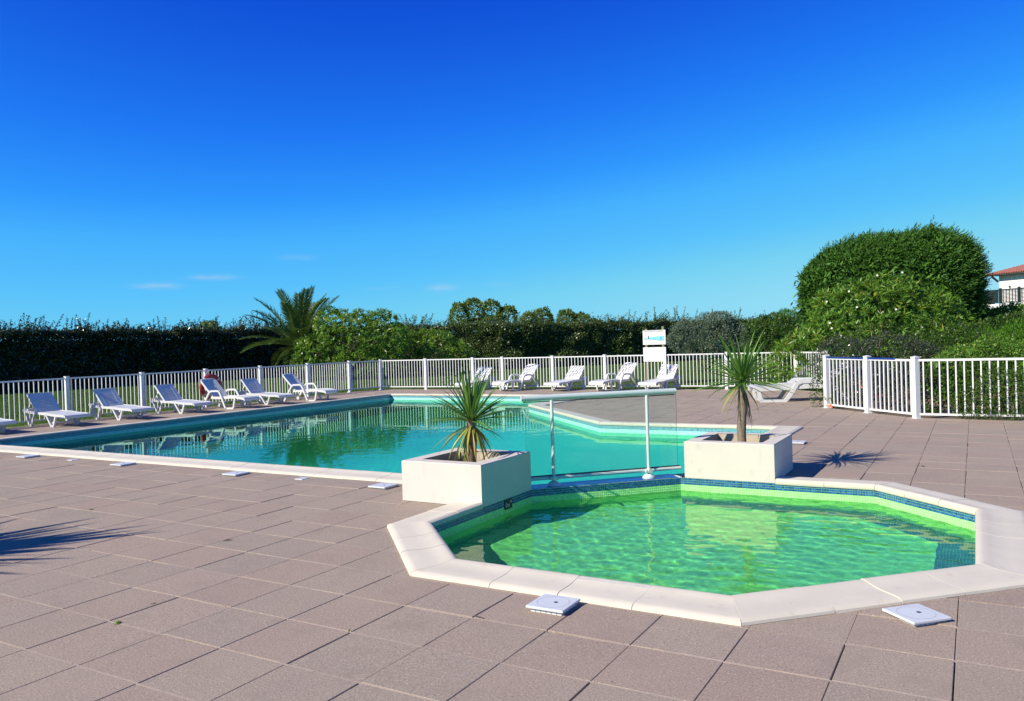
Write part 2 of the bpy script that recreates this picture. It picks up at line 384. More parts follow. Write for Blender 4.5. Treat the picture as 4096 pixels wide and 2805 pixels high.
# ------------------------------------------------------------------ pools
def mosaic_mat(name, lower, band, grout_c, pitch=.025, band_z=-.078, rough=.18, floor=None, deep=None):
    """glass mosaic: u runs along the wall, v is height; blue band on top"""
    m_, t, b, o = mat(name); uv = nd(t, 'ShaderNodeUVMap').outputs[0]
    sx = nd(t, 'ShaderNodeSeparateXYZ'); t.links.new(uv, sx.inputs[0])
    def fr(s):
        a = nd(t, 'ShaderNodeMath', operation='DIVIDE'); t.links.new(s, a.inputs[0]); a.inputs[1].default_value = pitch
        f = nd(t, 'ShaderNodeMath', operation='FRACT'); t.links.new(a.outputs[0], f.inputs[0])
        g = nd(t, 'ShaderNodeMath', operation='SUBTRACT'); t.links.new(f.outputs[0], g.inputs[0]); g.inputs[1].default_value = .5
        h = nd(t, 'ShaderNodeMath', operation='ABSOLUTE'); t.links.new(g.outputs[0], h.inputs[0])
        l = nd(t, 'ShaderNodeMath', operation='GREATER_THAN'); t.links.new(h.outputs[0], l.inputs[0]); l.inputs[1].default_value = .42
        fl = nd(t, 'ShaderNodeMath', operation='FLOOR'); t.links.new(a.outputs[0], fl.inputs[0])
        return l.outputs[0], fl.outputs[0]
    gx, ix = fr(sx.outputs[0]); gy, iy = fr(sx.outputs[1])
    gm = nd(t, 'ShaderNodeMath', operation='MAXIMUM'); t.links.new(gx, gm.inputs[0]); t.links.new(gy, gm.inputs[1])
    cb = nd(t, 'ShaderNodeCombineXYZ'); t.links.new(ix, cb.inputs[0]); t.links.new(iy, cb.inputs[1])
    wn = nd(t, 'ShaderNodeTexWhiteNoise'); wn.noise_dimensions = '2D'; t.links.new(cb.outputs[0], wn.inputs['Vector'])
    lo = ramp(t, wn.outputs['Value'], [(0, tuple(x * .86 for x in lower)), (1, tuple(min(1, x * 1.1) for x in lower))])
    hi = ramp(t, wn.outputs['Value'], [(0, tuple(x * .6 for x in band)), (1, tuple(min(1, x * 1.35) for x in band))])
    up = nd(t, 'ShaderNodeMath', operation='GREATER_THAN'); t.links.new(sx.outputs[1], up.inputs[0]); up.inputs[1].default_value = band_z
    if floor:                                                      # larger tone of the basin lining below the pale courses; dimming by deeper water is painted into the deep-end colour
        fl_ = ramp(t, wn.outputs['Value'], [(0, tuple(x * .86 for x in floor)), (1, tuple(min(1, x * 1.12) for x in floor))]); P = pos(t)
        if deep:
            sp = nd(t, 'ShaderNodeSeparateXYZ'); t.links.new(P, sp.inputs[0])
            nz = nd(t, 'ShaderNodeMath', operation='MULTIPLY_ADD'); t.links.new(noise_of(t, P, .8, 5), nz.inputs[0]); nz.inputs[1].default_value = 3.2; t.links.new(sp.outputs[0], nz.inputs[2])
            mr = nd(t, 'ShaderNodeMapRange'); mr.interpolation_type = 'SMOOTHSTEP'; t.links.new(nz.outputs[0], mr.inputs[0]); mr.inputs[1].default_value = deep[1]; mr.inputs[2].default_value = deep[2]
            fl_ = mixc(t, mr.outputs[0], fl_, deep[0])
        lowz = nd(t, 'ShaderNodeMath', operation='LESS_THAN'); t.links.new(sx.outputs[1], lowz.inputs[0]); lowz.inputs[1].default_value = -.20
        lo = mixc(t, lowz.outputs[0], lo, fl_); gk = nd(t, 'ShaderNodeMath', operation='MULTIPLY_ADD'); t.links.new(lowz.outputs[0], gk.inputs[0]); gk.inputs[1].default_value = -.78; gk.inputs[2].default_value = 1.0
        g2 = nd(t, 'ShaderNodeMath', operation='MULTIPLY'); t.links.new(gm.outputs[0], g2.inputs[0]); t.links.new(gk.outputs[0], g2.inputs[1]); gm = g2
    c = mixc(t, up.outputs[0], lo, hi); c = mixc(t, gm.outputs[0], c, grout_c)
    t.links.new(c, b.inputs['Base Color']); b.inputs['Roughness'].default_value = rough; return m_
BLUE = (.032, .125, .27)
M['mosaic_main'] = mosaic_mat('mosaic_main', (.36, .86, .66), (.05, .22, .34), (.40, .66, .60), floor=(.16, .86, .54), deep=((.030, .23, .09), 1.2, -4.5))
M['mosaic_small'] = mosaic_mat('mosaic_small', (.34, .84, .24), BLUE, (.30, .62, .26), floor=(.28, .84, .37))
def flat_tile(name, c, var=.1):
    m_, t, b, o = mat(name); r_ = nd(t, 'ShaderNodeNewGeometry').outputs['Random Per Island']; oi = nd(t, 'ShaderNodeObjectInfo').outputs['Random']
    a = nd(t, 'ShaderNodeMath', operation='ADD'); t.links.new(r_, a.inputs[0]); t.links.new(oi, a.inputs[1])
    f = nd(t, 'ShaderNodeMath', operation='FRACT'); t.links.new(a.outputs[0], f.inputs[0])
    t.links.new(ramp(t, f.outputs[0], [(0, tuple(x * (1 - var) for x in c)), (1, tuple(min(1, x * (1 + var)) for x in c))]), b.inputs['Base Color'])
    b.inputs['Roughness'].default_value = .16; return m_
M['tile_blue'] = flat_tile('blue_glass_tile', BLUE, .45); M['tile_green'] = flat_tile('pale_green_tile', (.40, .82, .32), .12)
M['tile_grout'] = plain('tile_grout', (.74, .82, .78), .8, .05, 20)

def shell(name, poly, floor_z, m_, top_z=.0, slope=None):
    """walls and floor of a basin; poly counter-clockwise, faces look inwards"""
    n = len(poly); V = []; F = []; UV = []
    acc_ = 0
    for i in range(n):
        a = poly[i]; b = poly[(i + 1) % n]; L = math.dist(a, b)
        fz = (lambda p: floor_z if slope is None else slope(p))
        k = len(V); V += [(a[0], a[1], top_z), (b[0], b[1], top_z), (b[0], b[1], fz(b)), (a[0], a[1], fz(a))]
        F.append((k, k + 3, k + 2, k + 1)[::1]); UV += [(acc_, top_z), (acc_, fz(a)), (acc_ + L, fz(b)), (acc_ + L, top_z)]; acc_ += L
    v, f = cdt([poly], lambda c: inside(c, poly)); k = len(V)
    V += [(x, y, floor_z if slope is None else slope((x, y))) for x, y in v]
    for t_ in f:
        F.append(tuple(q + k for q in t_)); UV += [(v[q][0], v[q][1] - 40) for q in t_]
    me = bpy.data.meshes.new(name); me.from_pydata(V, [], F); me.materials.append(m_)
    l = me.uv_layers.new(name='UVMap'); l.data.foreach_set('uv', [c for p in UV for c in p]); me.update()
    ob = link(name, me); tag(ob, kind='structure'); ob.cycles.is_caustics_receiver = True; return ob
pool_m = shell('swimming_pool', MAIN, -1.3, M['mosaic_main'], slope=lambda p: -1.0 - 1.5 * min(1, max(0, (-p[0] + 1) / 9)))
pool_s = shell('paddling_pool', SMALL, -.55, M['mosaic_small'])

# dark blue mosaic border on the floor along the back and right walls
M['tile_border'] = mosaic_mat('mosaic_border', (.05, .17, .26), (.05, .17, .26), (.16, .34, .34))
bw = .31; e_ = .004; ins = offset(SMALL, -bw); fl = offset(SMALL, -e_)
vb = []; fb = []; ub = []
for i_ in (3, 4, 5):
    a_, b_, c_, d_ = fl[i_], fl[i_ + 1], ins[i_ + 1], ins[i_]; k_ = len(vb); vb += [(*q, -.545) for q in (a_, b_, c_, d_)]; fb.append((k_, k_ + 1, k_ + 2, k_ + 3)); ub += [a_, b_, c_, d_]
me_ = bpy.data.meshes.new('floor_border'); me_.from_pydata(vb, [], fb); me_.materials.append(M['tile_border']); l_ = me_.uv_layers.new(name='UVMap'); l_.data.foreach_set('uv', [q for p_ in ub for q in (p_[0], p_[1] - 40)]); me_.update()
fbo = link('floor_border', me_, pool_s); fbo.cycles.is_caustics_receiver = True

# the wall between the two basins, blue mosaic on its top
def div_pt(s, t): return (1.88 + s / math.sqrt(2) - t / math.sqrt(2), 5.17 + s / math.sqrt(2) + t / math.sqrt(2))
dv = MB(); Ld = math.dist(SMALL[7], SMALL[6])
dv.extrude([div_pt(-.02, .002), div_pt(Ld + .02, .002), div_pt(Ld + .02, .248), div_pt(-.02, .248)], -.6, .004)
wall = dv.build('dividing_wall', M['tile_grout'], pool_s)
M['tile_deep'] = flat_tile('deep_blue_tile', (.012, .05, .26), .35)
tp = MB()
for k in range(int(Ld / .025)):
    for q in range(10):
        s0 = k * .025 + .0015; t0 = q * .0248 + .0015
        tp.extrude([div_pt(s0, t0), div_pt(s0 + .022, t0), div_pt(s0 + .022, t0 + .022), div_pt(s0, t0 + .022)], .003, .0075)
o = tp.build('wall_top_mosaic', M['tile_deep'], pool_s); o['kind'] = 'stuff'

# mosaic courses above the water of the paddling pool, tile by tile
tiles = []
for i in (7, 6, 5, 4):                                             # walls the photograph shows: left, dividing, back, back right
    a = Vector(SMALL[i]); b = Vector(SMALL[(i + 1) % 8]); L = (b - a).length; d = (b - a) / L; nin = Vector((-d.y, d.x)); nt_ = int(L / .025)
    for row in range(7):
        for k in range(nt_):
            p = a + d * (L * (k + .5) / nt_); z = -.0125 - row * .0252 - .002
            if i == 7 and abs(p.y - 4.665) < .085 and row < 5: continue      # the depth marker hangs here
            X, Y, Zd = project([(p.x, p.y, z)]); tiles.append((0 if not (0 < X[0] < 1024) else abs(nin.dot((Vector(CAM[:2]) - p).normalized())) / Zd[0] ** 2, p, z, d, nin, row))
tiles.sort(key=lambda q: -q[0] * (1.0 if q[5] < 5 else .3))
protos = {}
for k_ in ('tile_blue', 'tile_green'):
    s_ = MB(); w_ = .0100
    s_.add([(-w_, 0, -w_), (w_, 0, -w_), (w_, 0, w_), (-w_, 0, w_), (-w_ * .9, .003, -w_ * .9), (w_ * .9, .003, -w_ * .9), (w_ * .9, .003, w_ * .9), (-w_ * .9, .003, w_ * .9)],
           [(4, 7, 6, 5), (0, 4, 5, 1), (1, 5, 6, 2), (2, 6, 7, 3), (3, 7, 4, 0)])
    protos[k_] = (s_, s_.mesh('mosaic_tile', M[k_]))
rest = {'tile_blue': MB(), 'tile_green': MB()}
for k, (sz, p, z, d, nin, row) in enumerate(tiles):
    key = 'tile_blue' if row < 3 else 'tile_green'
    Mx = Matrix(((d.x, nin.x, 0, p.x), (d.y, nin.y, 0, p.y), (0, 0, 1, z), (0, 0, 0, 1)))
    if k < 300:
        ob = link('mosaic_tile', protos[key][1], pool_s); ob.matrix_local = Mx
    else: rest[key].add([Mx @ Vector(q) for q in protos[key][0].v], protos[key][0].f)
o = rest['tile_blue'].build('blue_mosaic', M['tile_blue'], pool_s); o['kind'] = 'stuff'
o = rest['tile_green'].build('pale_mosaic', M['tile_green'], pool_s); o['kind'] = 'stuff'

# ------------------------------------------------------------------ water
def water_mat(name, tint, fine=0):
    m_, t, b, o = mat(name); t.nodes.remove(b)
    g = nd(t, 'ShaderNodeBsdfGlass'); g.inputs['IOR'].default_value = 1.333; g.inputs['Roughness'].default_value = 0.0; g.inputs['Color'].default_value = (*tint, 1)
    if fine:
        bp = nd(t, 'ShaderNodeBump'); bp.inputs['Strength'].default_value = fine; bp.inputs['Distance'].default_value = .01
        t.links.new(noise_of(t, pos(t), 22, 3, .6), bp.inputs['Height']); t.links.new(bp.outputs[0], g.inputs['Normal'])
    t.links.new(g.outputs[0], o.inputs[0])
    return m_
M['water_main'] = water_mat('water_main', (.50, .96, .82)); M['water_small'] = water_mat('water_small', (.78, 1.0, .74))
def water(name, poly, step, waves, m_):
    big = offset(poly, .03)
    xs = [p[0] for p in big]; ys = [p[1] for p in big]
    nx = int((max(xs) - min(xs)) / step) + 2; ny = int((max(ys) - min(ys)) / step) + 2
    X, Y = np.meshgrid(min(xs) + step * np.arange(nx), min(ys) + step * np.arange(ny), indexing='ij')
    Zs = np.zeros_like(X); dx = np.zeros_like(X); r_ = np.random.default_rng(11)
    # slow warp so that the ripples never run in straight lines
    wx = .35 * np.sin(X * 1.1 + Y * .7) + .22 * np.sin(Y * 1.9 - X * .6 + 1.3); wy = .33 * np.sin(Y * 1.0 - X * .8 + .5) + .2 * np.sin(X * 2.1 + Y * .5)
    env = .75 + .35 * np.sin(X * .8 + 1.7 * np.sin(Y * .5)) * np.sin(Y * .9 + 1.1 * np.sin(X * .7))
    for lam0, lam1, slope, cnt, main_dir, spread in waves:
        for _ in range(cnt):
            lam = math.exp(r_.uniform(math.log(lam0), math.log(lam1))); th = main_dir + r_.normal() * spread; k = 2 * math.pi / lam
            ph = k * ((X + wx * lam * 1.2) * math.cos(th) + (Y + wy * lam * 1.2) * math.sin(th)) + r_.uniform(0, 6.3)
            Zs += env * slope / math.sqrt(cnt) / k * np.sin(ph)
    # point in polygon for all cells
    def pip(px, py):
        c = np.zeros(px.shape, bool); n = len(big)
        for i in range(n):
            x0, y0 = big[i]; x1, y1 = big[(i + 1) % n]
            if y0 == y1: continue
            c ^= ((y0 > py) != (y1 > py)) & (px < (x1 - x0) * (py - y0) / (y1 - y0) + x0)
        return c
    keep = pip(X[:-1, :-1] + step / 2, Y[:-1, :-1] + step / 2)
    idx = np.arange(nx * ny).reshape(nx, ny)
    a, b, c, d = idx[:-1, :-1][keep], idx[1:, :-1][keep], idx[1:, 1:][keep], idx[:-1, 1:][keep]
    F = np.stack([a, b, c, d], 1); V = np.stack([X.ravel(), Y.ravel(), WATER_Z + Zs.ravel()], 1)
    used = np.unique(F); rm = np.full(nx * ny, -1); rm[used] = np.arange(len(used)); F = rm[F]; V = V[used]
    me = bpy.data.meshes.new(name); me.vertices.add(len(V)); me.vertices.foreach_set('co', V.ravel())
    me.loops.add(F.size); me.loops.foreach_set('vertex_index', F.ravel().astype(np.int32)); me.polygons.add(len(F))
    me.polygons.foreach_set('loop_start', np.arange(0, F.size, 4, dtype=np.int32)); me.polygons.foreach_set('use_smooth', np.ones(len(F), bool))
    me.materials.append(m_); me.update(); me.validate()
    ob = link(name, me); tag(ob, kind='structure'); ob.cycles.is_caustics_caster = True; return ob
water('pool_water', MAIN, .036, [(.08, .17, .011, 18, .9, 1.4), (.25, .8, .006, 14, .6, .9)], M['water_main'])
water('paddling_pool_water', SMALL, .022, [(.07, .13, .022, 14, .9, 1.5), (.14, .30, .034, 18, .7, 1.3), (.35, .8, .020, 8, .5, 1.0)], M['water_small'])

# ------------------------------------------------------------------ coping stones
PROFILE = [(.004, -.012), (-.014, -.006), (-.022, .012), (-.016, .038), (.004, .052), (.03, .054), (.07, .046), (.12, .037), (.20, .033), (.30, .034), (.335, .030), (.356, .018), (.36, .002), (.356, -.003)]
def coping_run(parent, pts, closed_start=None, first=.5):
    """pts: line of the inner edge, basin on the left of the walking direction; stones about half a metre long"""
    n = len(pts); P = [Vector(p) for p in pts]; dirs = [(P[i + 1] - P[i]).normalized() for i in range(n - 1)]
    nor = [Vector((d.y, -d.x)) for d in dirs]                          # away from the basin
    miters = []
    for i in range(n):
        if i == 0: miters.append(nor[0])
        elif i == n - 1: miters.append(nor[-1])
        else: b_ = nor[i - 1] + nor[i]; miters.append(b_ / (1 + nor[i - 1].dot(nor[i])))
    gr = MB()
    for i in range(n - 1):
        L = (P[i + 1] - P[i]).length; cnt = max(1, round(L / .5)); cuts = [L * k / cnt for k in range(cnt + 1)]
        if 0 < i or first == .5: pass
        ends = []
        for k in range(cnt):
            s_ = MB(); jit = random.gauss(0, .0012)
            def ring(end, gap):
                res = []
                for (so, z) in PROFILE:
                    if end == 0: q = P[i] + miters[i] * so
                    elif end == cnt: q = P[i + 1] + miters[i + 1] * so
                    else: q = P[i] + dirs[i] * cuts[end] + nor[i] * so
                    q = q + dirs[i] * gap; res.append((q.x, q.y, z + jit))
                return res
            g0 = ring(k, .0025); g1 = ring(k + 1, -.0025); m0 = len(PROFILE)
            s_.add(g0 + g1, [(a_, a_ + 1, a_ + 1 + m0, a_ + m0)[::-1] for a_ in range(m0 - 1)] + [tuple(range(m0))[::-1], tuple(range(m0, 2 * m0)), (0, m0, 2 * m0 - 1, m0 - 1)[::-1]])
            s_.build('coping_stone', M['coping'], parent, smooth=True)
        # bedding mortar that fills the joints
        pr = [(so * .96 + .006, z - .0035) for so, z in PROFILE]
        a_ = [(P[i] + miters[i] * so, z) for so, z in pr]; b_ = [(P[i + 1] + miters[i + 1] * so, z) for so, z in pr]; m0 = len(pr)
        gr.add([(q.x, q.y, z) for q, z in a_ + b_], [(a2, a2 + 1, a2 + 1 + m0, a2 + m0)[::-1] for a2 in range(m0 - 1)] + [(0, m0, 2 * m0 - 1, m0 - 1)[::-1]])
    gr.build('coping_grout', M['grout'], parent)
S_ = SMALL
coping_run(pool_s, [(1.88, 4.165), S_[0], S_[1], S_[2], S_[3], S_[4], S_[5], (4.215, 6.44)])
coping_run(pool_m, [(3.20, 7.43), MAIN[3], MAIN[4], MAIN[5], MAIN[6], MAIN[7], MAIN[0], (.895, 5.31)])

# depth marker on the left wall of the paddling pool
dm = empty('depth_marker', (1.886, 4.665, -.058)); tag(dm, 'small black depth plate reading 0m40 on the shaded paddling pool wall', 'depth marker')
s_ = MB(); s_.box((0, -.075, -.05), (.006, .075, .05)); s_.build('plate', M['black_plate'], dm, bevel=.002)
def text(body, size, m_, parent, Mx, ext=.0008, name='lettering', align='CENTER'):
    cu = bpy.data.curves.new(name, 'FONT'); cu.body = body; cu.size = size; cu.extrude = ext; cu.align_x = align; cu.align_y = 'CENTER'
    cu.materials.append(m_); cu.resolution_u = 3
    tmp = bpy.data.objects.new(name, cu); col.objects.link(tmp); dg = bpy.context.evaluated_depsgraph_get(); me = bpy.data.meshes.new_from_object(tmp.evaluated_get(dg)); bpy.data.objects.remove(tmp)
    ob = link(name, me, parent); ob.matrix_local = Mx; return ob
ROTX = Matrix(((0, 0, 1, 0), (1, 0, 0, 0), (0, 1, 0, 0), (0, 0, 0, 1)))        # text plane facing +X, reading along +Y
text('0m', .07, M['ghost'], dm, Matrix.Translation((.0075, -.022, -.008)) @ ROTX)
text('40', .036, M['ghost'], dm, Matrix.Translation((.0075, .046, .018)) @ ROTX)

# ------------------------------------------------------------------ planters
def planter(loc, size, h, label):
    r = empty('planter', loc); tag(r, label, 'planter', 'rendered planters with a cordyline')
    w_, d_ = size; t_ = .155; b_ = MB()
    o4 = [(0, 0), (w_, 0), (w_, d_), (0, d_)]; i4 = [(t_, t_), (w_ - t_, t_), (w_ - t_, d_ - t_), (t_, d_ - t_)]
    V = [(x, y, .003) for x, y in o4] + [(x, y, h - .008) for x, y in o4] + [(x + (.006 if x == 0 else -.006), y + (.006 if y == 0 else -.006), h) for x, y in o4] + [(x, y, h) for x, y in i4] + [(x, y, .1) for x, y in i4]
    F = []
    for a_ in range(4):
        b2 = (a_ + 1) % 4
        F += [(a_, b2, b2 + 4, a_ + 4), (a_ + 4, b2 + 4, b2 + 8, a_ + 8), (a_ + 8, b2 + 8, b2 + 12, a_ + 12)]
    b_.add(V, F); b_.build('rendered_wall', M['render'], r)
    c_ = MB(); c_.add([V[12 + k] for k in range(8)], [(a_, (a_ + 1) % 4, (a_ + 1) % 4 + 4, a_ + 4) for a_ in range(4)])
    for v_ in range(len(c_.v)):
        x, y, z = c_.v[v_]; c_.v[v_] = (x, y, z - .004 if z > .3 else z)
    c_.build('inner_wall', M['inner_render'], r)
    g_ = 14; s2 = MB(); vs_ = []
    for a_ in range(g_):
        for b2 in range(g_):
            vs_.append((t_ - .003 + (w_ - 2 * t_ + .006) * a_ / (g_ - 1), t_ - .003 + (d_ - 2 * t_ + .006) * b2 / (g_ - 1), h - .135 + random.uniform(-.02, .02)))
    s2.add(vs_, [(a_ * g_ + b2, (a_ + 1) * g_ + b2, (a_ + 1) * g_ + b2 + 1, a_ * g_ + b2 + 1) for a_ in range(g_ - 1) for b2 in range(g_ - 1)])
    s2.build('soil', M['soil'], r, smooth=True); return r
PL1 = planter((.90, 4.165, 0), (.985, 1.01), .42, 'cream rendered planter left of the glass screen')
PL2 = planter((3.205, 6.435, 0), (1.005, .99), .42, 'cream rendered planter right of the glass screen')
PL3 = planter((-3.60, -2.30, 0), (1.0, 1.0), .42, 'cream rendered planter outside the left edge casting the frond shadow')

# ------------------------------------------------------------------ glass screen on the dividing wall
gsr = empty('glass_screen', (div_pt(.9, .125)[0], div_pt(.9, .125)[1], .008)); tag(gsr, 'clear glass safety screen with white rails between the two pools', 'glass screen')
gsr.rotation_euler = (0, 0, R(45))                                # local x runs along the wall
def glass_mat():
    m_, t, b, o = mat('screen_glass'); t.nodes.remove(b)
    tr = nd(t, 'ShaderNodeBsdfTransparent'); tr.inputs[0].default_value = (.925, .985, .965, 1)
    gl = nd(t, 'ShaderNodeBsdfGlossy'); gl.inputs['Roughness'].default_value = .0; gl.inputs[0].default_value = (.95, 1, .98, 1)
    lw = nd(t, 'ShaderNodeFresnel'); lw.inputs[0].default_value = 1.3
    mx = nd(t, 'ShaderNodeMixShader'); t.links.new(lw.outputs[0], mx.inputs[0]); t.links.new(tr.outputs[0], mx.inputs[1]); t.links.new(gl.outputs[0], mx.inputs[2])
    df = nd(t, 'ShaderNodeBsdfDiffuse'); df.inputs[0].default_value = (.62, .80, .74, 1)         # film of dried splashes
    m2 = nd(t, 'ShaderNodeMixShader'); m2.inputs[0].default_value = .045; t.links.new(mx.outputs[0], m2.inputs[1]); t.links.new(df.outputs[0], m2.inputs[2])
    t.links.new(m2.outputs[0], o.inputs[0]); return m_
M['glass'] = glass_mat(); M['glass_edge'] = plain('glass_edge', (.05, .20, .15), .2, .1)
x0, x1 = -.925, .93
s_ = MB(); s_.v = []; s_.box((x0 + .02, -.004, .105), (x1, .004, .97)); s_.mi = [1, 1, 0, 1, 0, 1]
s_.build('pane', [M['glass'], M['glass_edge']], gsr)
s_ = MB(); s_.tube([(x0 - .02, 0, .985), (x1 - .005, 0, .985)], .033, 18); s_.build('top_rail', M['alu'], gsr, smooth=True)
s_ = MB(); s_.tube([(x0 + .0, 0, .085), (x1 + .03, 0, .085)], .021, 14); s_.build('bottom_rail', M['alu'], gsr, smooth=True)
s_ = MB(); s_.box((x0 + .0, -.009, .103), (x1 + .02, .009, .116)); s_.build('gasket', M['grey_rubber'], gsr)
s_ = MB(); s_.box((x0, -.01, .938), (x1 - .02, .01, .948)); s_.build('gasket', M['grey_rubber'], gsr)
for xp in (-.60, .55):
    s_ = MB(); s_.tube([(xp, -.024, .05), (xp, -.024, .955)], .0185, 16); s_.build('post', M['alu'], gsr, smooth=True)
    s_ = MB(); s_.tube([(xp, -.02, 0), (xp, -.02, .012), (xp, -.02, .03), (xp, -.02, .046), (xp, -.02, .055)], [.075, .074, .062, .036, .02], 20); s_.build('base_flange', M['alu'], gsr, smooth=True)
    s_ = MB(); s_.tube([(xp, -.075, .085), (xp, .01, .085)], .027, 12); s_.tube([(xp - .05, -.045, .085), (xp + .05, -.045, .085)], .02, 12); s_.build('clamp', M['alu'], gsr, smooth=True)

# ------------------------------------------------------------------ skimmer lids
def lid_proto():
    s_ = MB(); w_ = .125
    s_.box((-w_, -w_, .0), (w_, w_, .016)); return s_
def lid(loc, rz, label, z=.012, legs=False):
    r = empty('skimmer_lid', (loc[0], loc[1], z), rz); tag(r, label, 'skimmer lid', 'white skimmer lids along the pool edges')
    lid_proto().build('cover', M['lid'], r, bevel=.004)
    s_ = MB(); s_.tube([(.018 * math.cos(a_), .010 * math.sin(a_), .0165) for a_ in (0,)] + [(.018, 0, .0172)], .013, 12); s_.build('finger_hole', M['grey_rubber'], r)
    n_ = 40; rg = MB(); ra, rb = .098, .1015
    rg.add([(ra * math.cos(2 * math.pi * k / n_), ra * math.sin(2 * math.pi * k / n_), .0165) for k in range(n_)] + [(rb * math.cos(2 * math.pi * k / n_), rb * math.sin(2 * math.pi * k / n_), .0165) for k in range(n_)],
           [(k, n_ + k, n_ + (k + 1) % n_, (k + 1) % n_) for k in range(n_)]); rg.build('seam_ring', M['grey_ink'], r)
    s_ = MB()
    for k in range(6):
        a0 = -.1 + k * .035
        s_.box((a0, -.105, -.03), (a0 + .031, .105, -.0005))
    s_.build('collar', M['lid'], r); return r
lid((3.865, 1.85), .01, 'raised white skimmer lid in front of the paddling pool, left of two', z=.022)
lid((5.80, 2.56), R(45), 'white skimmer lid set diagonally by the paddling pool front right side', z=.016)
lid((.20, 4.70), -.02, 'white skimmer lid beside the left planter', z=.012)
lid((-2.27, 4.71), .03, 'white skimmer lid by the swimming pool, second from the left planter')
lid((-4.68, 4.72), .02, 'white skimmer lid by the swimming pool, third from the left planter')
lid((-7.17, 4.72), .01, 'white skimmer lid by the swimming pool, farthest left')
lid((3.82, 9.75), .0, 'white skimmer lid half hidden behind the right planter')
def small_plate(loc, label):
    r = empty('valve_cover', (loc[0], loc[1], .004)); tag(r, label, 'valve cover', 'flat white valve covers by the pool edge')
    s_ = MB(); s_.box((-.065, -.065, -.01), (.065, .065, .003)); s_.build('cover', M['lid'], r, bevel=.002)
    s_ = MB(); s_.box((-.012, -.003, .003), (.012, .003, .0038)); s_.build('slot', M['grey_rubber'], r)
small_plate((-1.17, 4.79), 'flat white valve cover flush with the slabs, nearer the left planter')
small_plate((-6.05, 4.80), 'flat white valve cover flush with the slabs, farther left')
# ------------------------------------------------------------------ fence
def box_mesh(name, lo, hi, m_):
    s_ = MB(); s_.box(lo, hi); return s_.mesh(name, m_)
BAR = box_mesh('bar', (-.0095, -.0095, .115), (.0095, .0095, 1.045), M['white_paint'])
BAR_B = box_mesh('bar', (-.0115, -.0115, .09), (.0115, .0115, 1.06), M['white_paint'])
def post_mesh(w_, h_, cap_):
    s_ = MB(); a_ = w_ / 2
    s_.box((-a_, -a_, -.03), (a_, a_, h_))
    s_.box((-a_ - .006, -a_ - .006, h_), (a_ + .006, a_ + .006, h_ + .018))
    if cap_: s_.add([(-a_ - .006, -a_ - .006, h_ + .018), (a_ + .006, -a_ - .006, h_ + .018), (a_ + .006, a_ + .006, h_ + .018), (-a_ - .006, a_ + .006, h_ + .018), (0, 0, h_ + .035)], [(0, 1, 4), (1, 2, 4), (2, 3, 4), (3, 0, 4)])
    s_.box((-a_ - .03, -a_ - .03, -.02), (a_ + .03, a_ + .03, .004))
    return s_.mesh('post', M['white_paint'])
POST = post_mesh(.085, 1.095, False); POST_B = post_mesh(.10, 1.10, True)
def fence(pts, label, bars=None, spacing=.112, posts=None, bar=BAR, post=POST, rail=(.028, .035), zt=1.06, zb=.10, skip=(), blue=()):
    """pts: posts in plan; one run of panels"""
    c = pts[0]; r = empty('pool_fence', (c[0], c[1], 0)); tag(r, label, 'fence', 'white railing around the pool')
    for k, p in enumerate(pts):
        if k in skip: continue
        o = link('post', post, r, (p[0] - c[0], p[1] - c[1], 0)); d = Vector(pts[min(k + 1, len(pts) - 1)]) - Vector(pts[max(k - 1, 0)])
        o.rotation_euler = (0, 0, math.atan2(d.y, d.x))
    for k in range(len(pts) - 1):
        a = Vector(pts[k]) - Vector(c); b = Vector(pts[k + 1]) - Vector(c); L = (b - a).length; d = (b - a) / L; an = math.atan2(d.y, d.x)
        g = .055
        s_ = MB(); s_.bar((*(a + d * g), zt), (*(b - d * g), zt), rail[0], rail[1]); s_.build('top_rail', M['white_paint'], r)
        s_ = MB(); s_.bar((*(a + d * g), zb), (*(b - d * g), zb), rail[0], rail[1] * .9); s_.build('bottom_rail', M['white_paint'], r)
        if k in blue:
            t0, t1 = blue[k]; s_ = MB(); s_.bar((*(a + d * (L * t0)), zt + .019), (*(a + d * (L * t1)), zt + .019), rail[0] + .018, .03); s_.build('blue_capping', M['blue_cap'], r)
        n = round(L / spacing) - 1
        for q in range(n):
            p = a + d * (L * (q + 1) / (n + 1)); o = link('bar', bar, r, (p.x, p.y, 0)); o.rotation_euler = (0, 0, an)
    return r
XF = -13.22
LP = [(XF, 4.9)] + [(XF, 6.92 + 2.045 * k) for k in range(0, 7)]
fence(LP, 'long white railing behind the left row of loungers')
fence([(XF, 19.19), (-12.82, 20.45)], 'short slanting railing panel at the far left corner', skip=(0,), spacing=.11)
def fy(x): return 20.45 + (21.2 - 20.45) * (x + 12.82) / 12.5
FPX = [-12.82, -10.87, -8.93, -7.78, -5.92, -4.10, -2.14, -.29, 1.66]
fence([(x, fy(x)) for x in FPX], 'long white railing behind the far row of loungers', skip=(0,), spacing=.112)
fence([(1.66, fy(1.66)), (2.66, 20.22), (2.95, 18.3), (3.24, 16.5)], 'white railing turning the far right corner beside the flat lounger', skip=(0,), spacing=.115)
fence([(3.37, 15.58), (4.275, 14.62), (5.17, 13.74)], 'white railing with blue capping beside the right terrace', bar=BAR_B, post=POST_B, rail=(.035, .04), zt=1.055, zb=.075, spacing=.118, blue={0: (.0, 1.0), 1: (.0, .62)})
fence([(5.17, 13.74), (8.0, 13.82), (10.9, 13.9)], 'white railing in front of the flowering shrubs at right', bar=BAR_B, post=POST_B, rail=(.035, .04), zt=1.055, zb=.075, spacing=.128, skip=(0,))

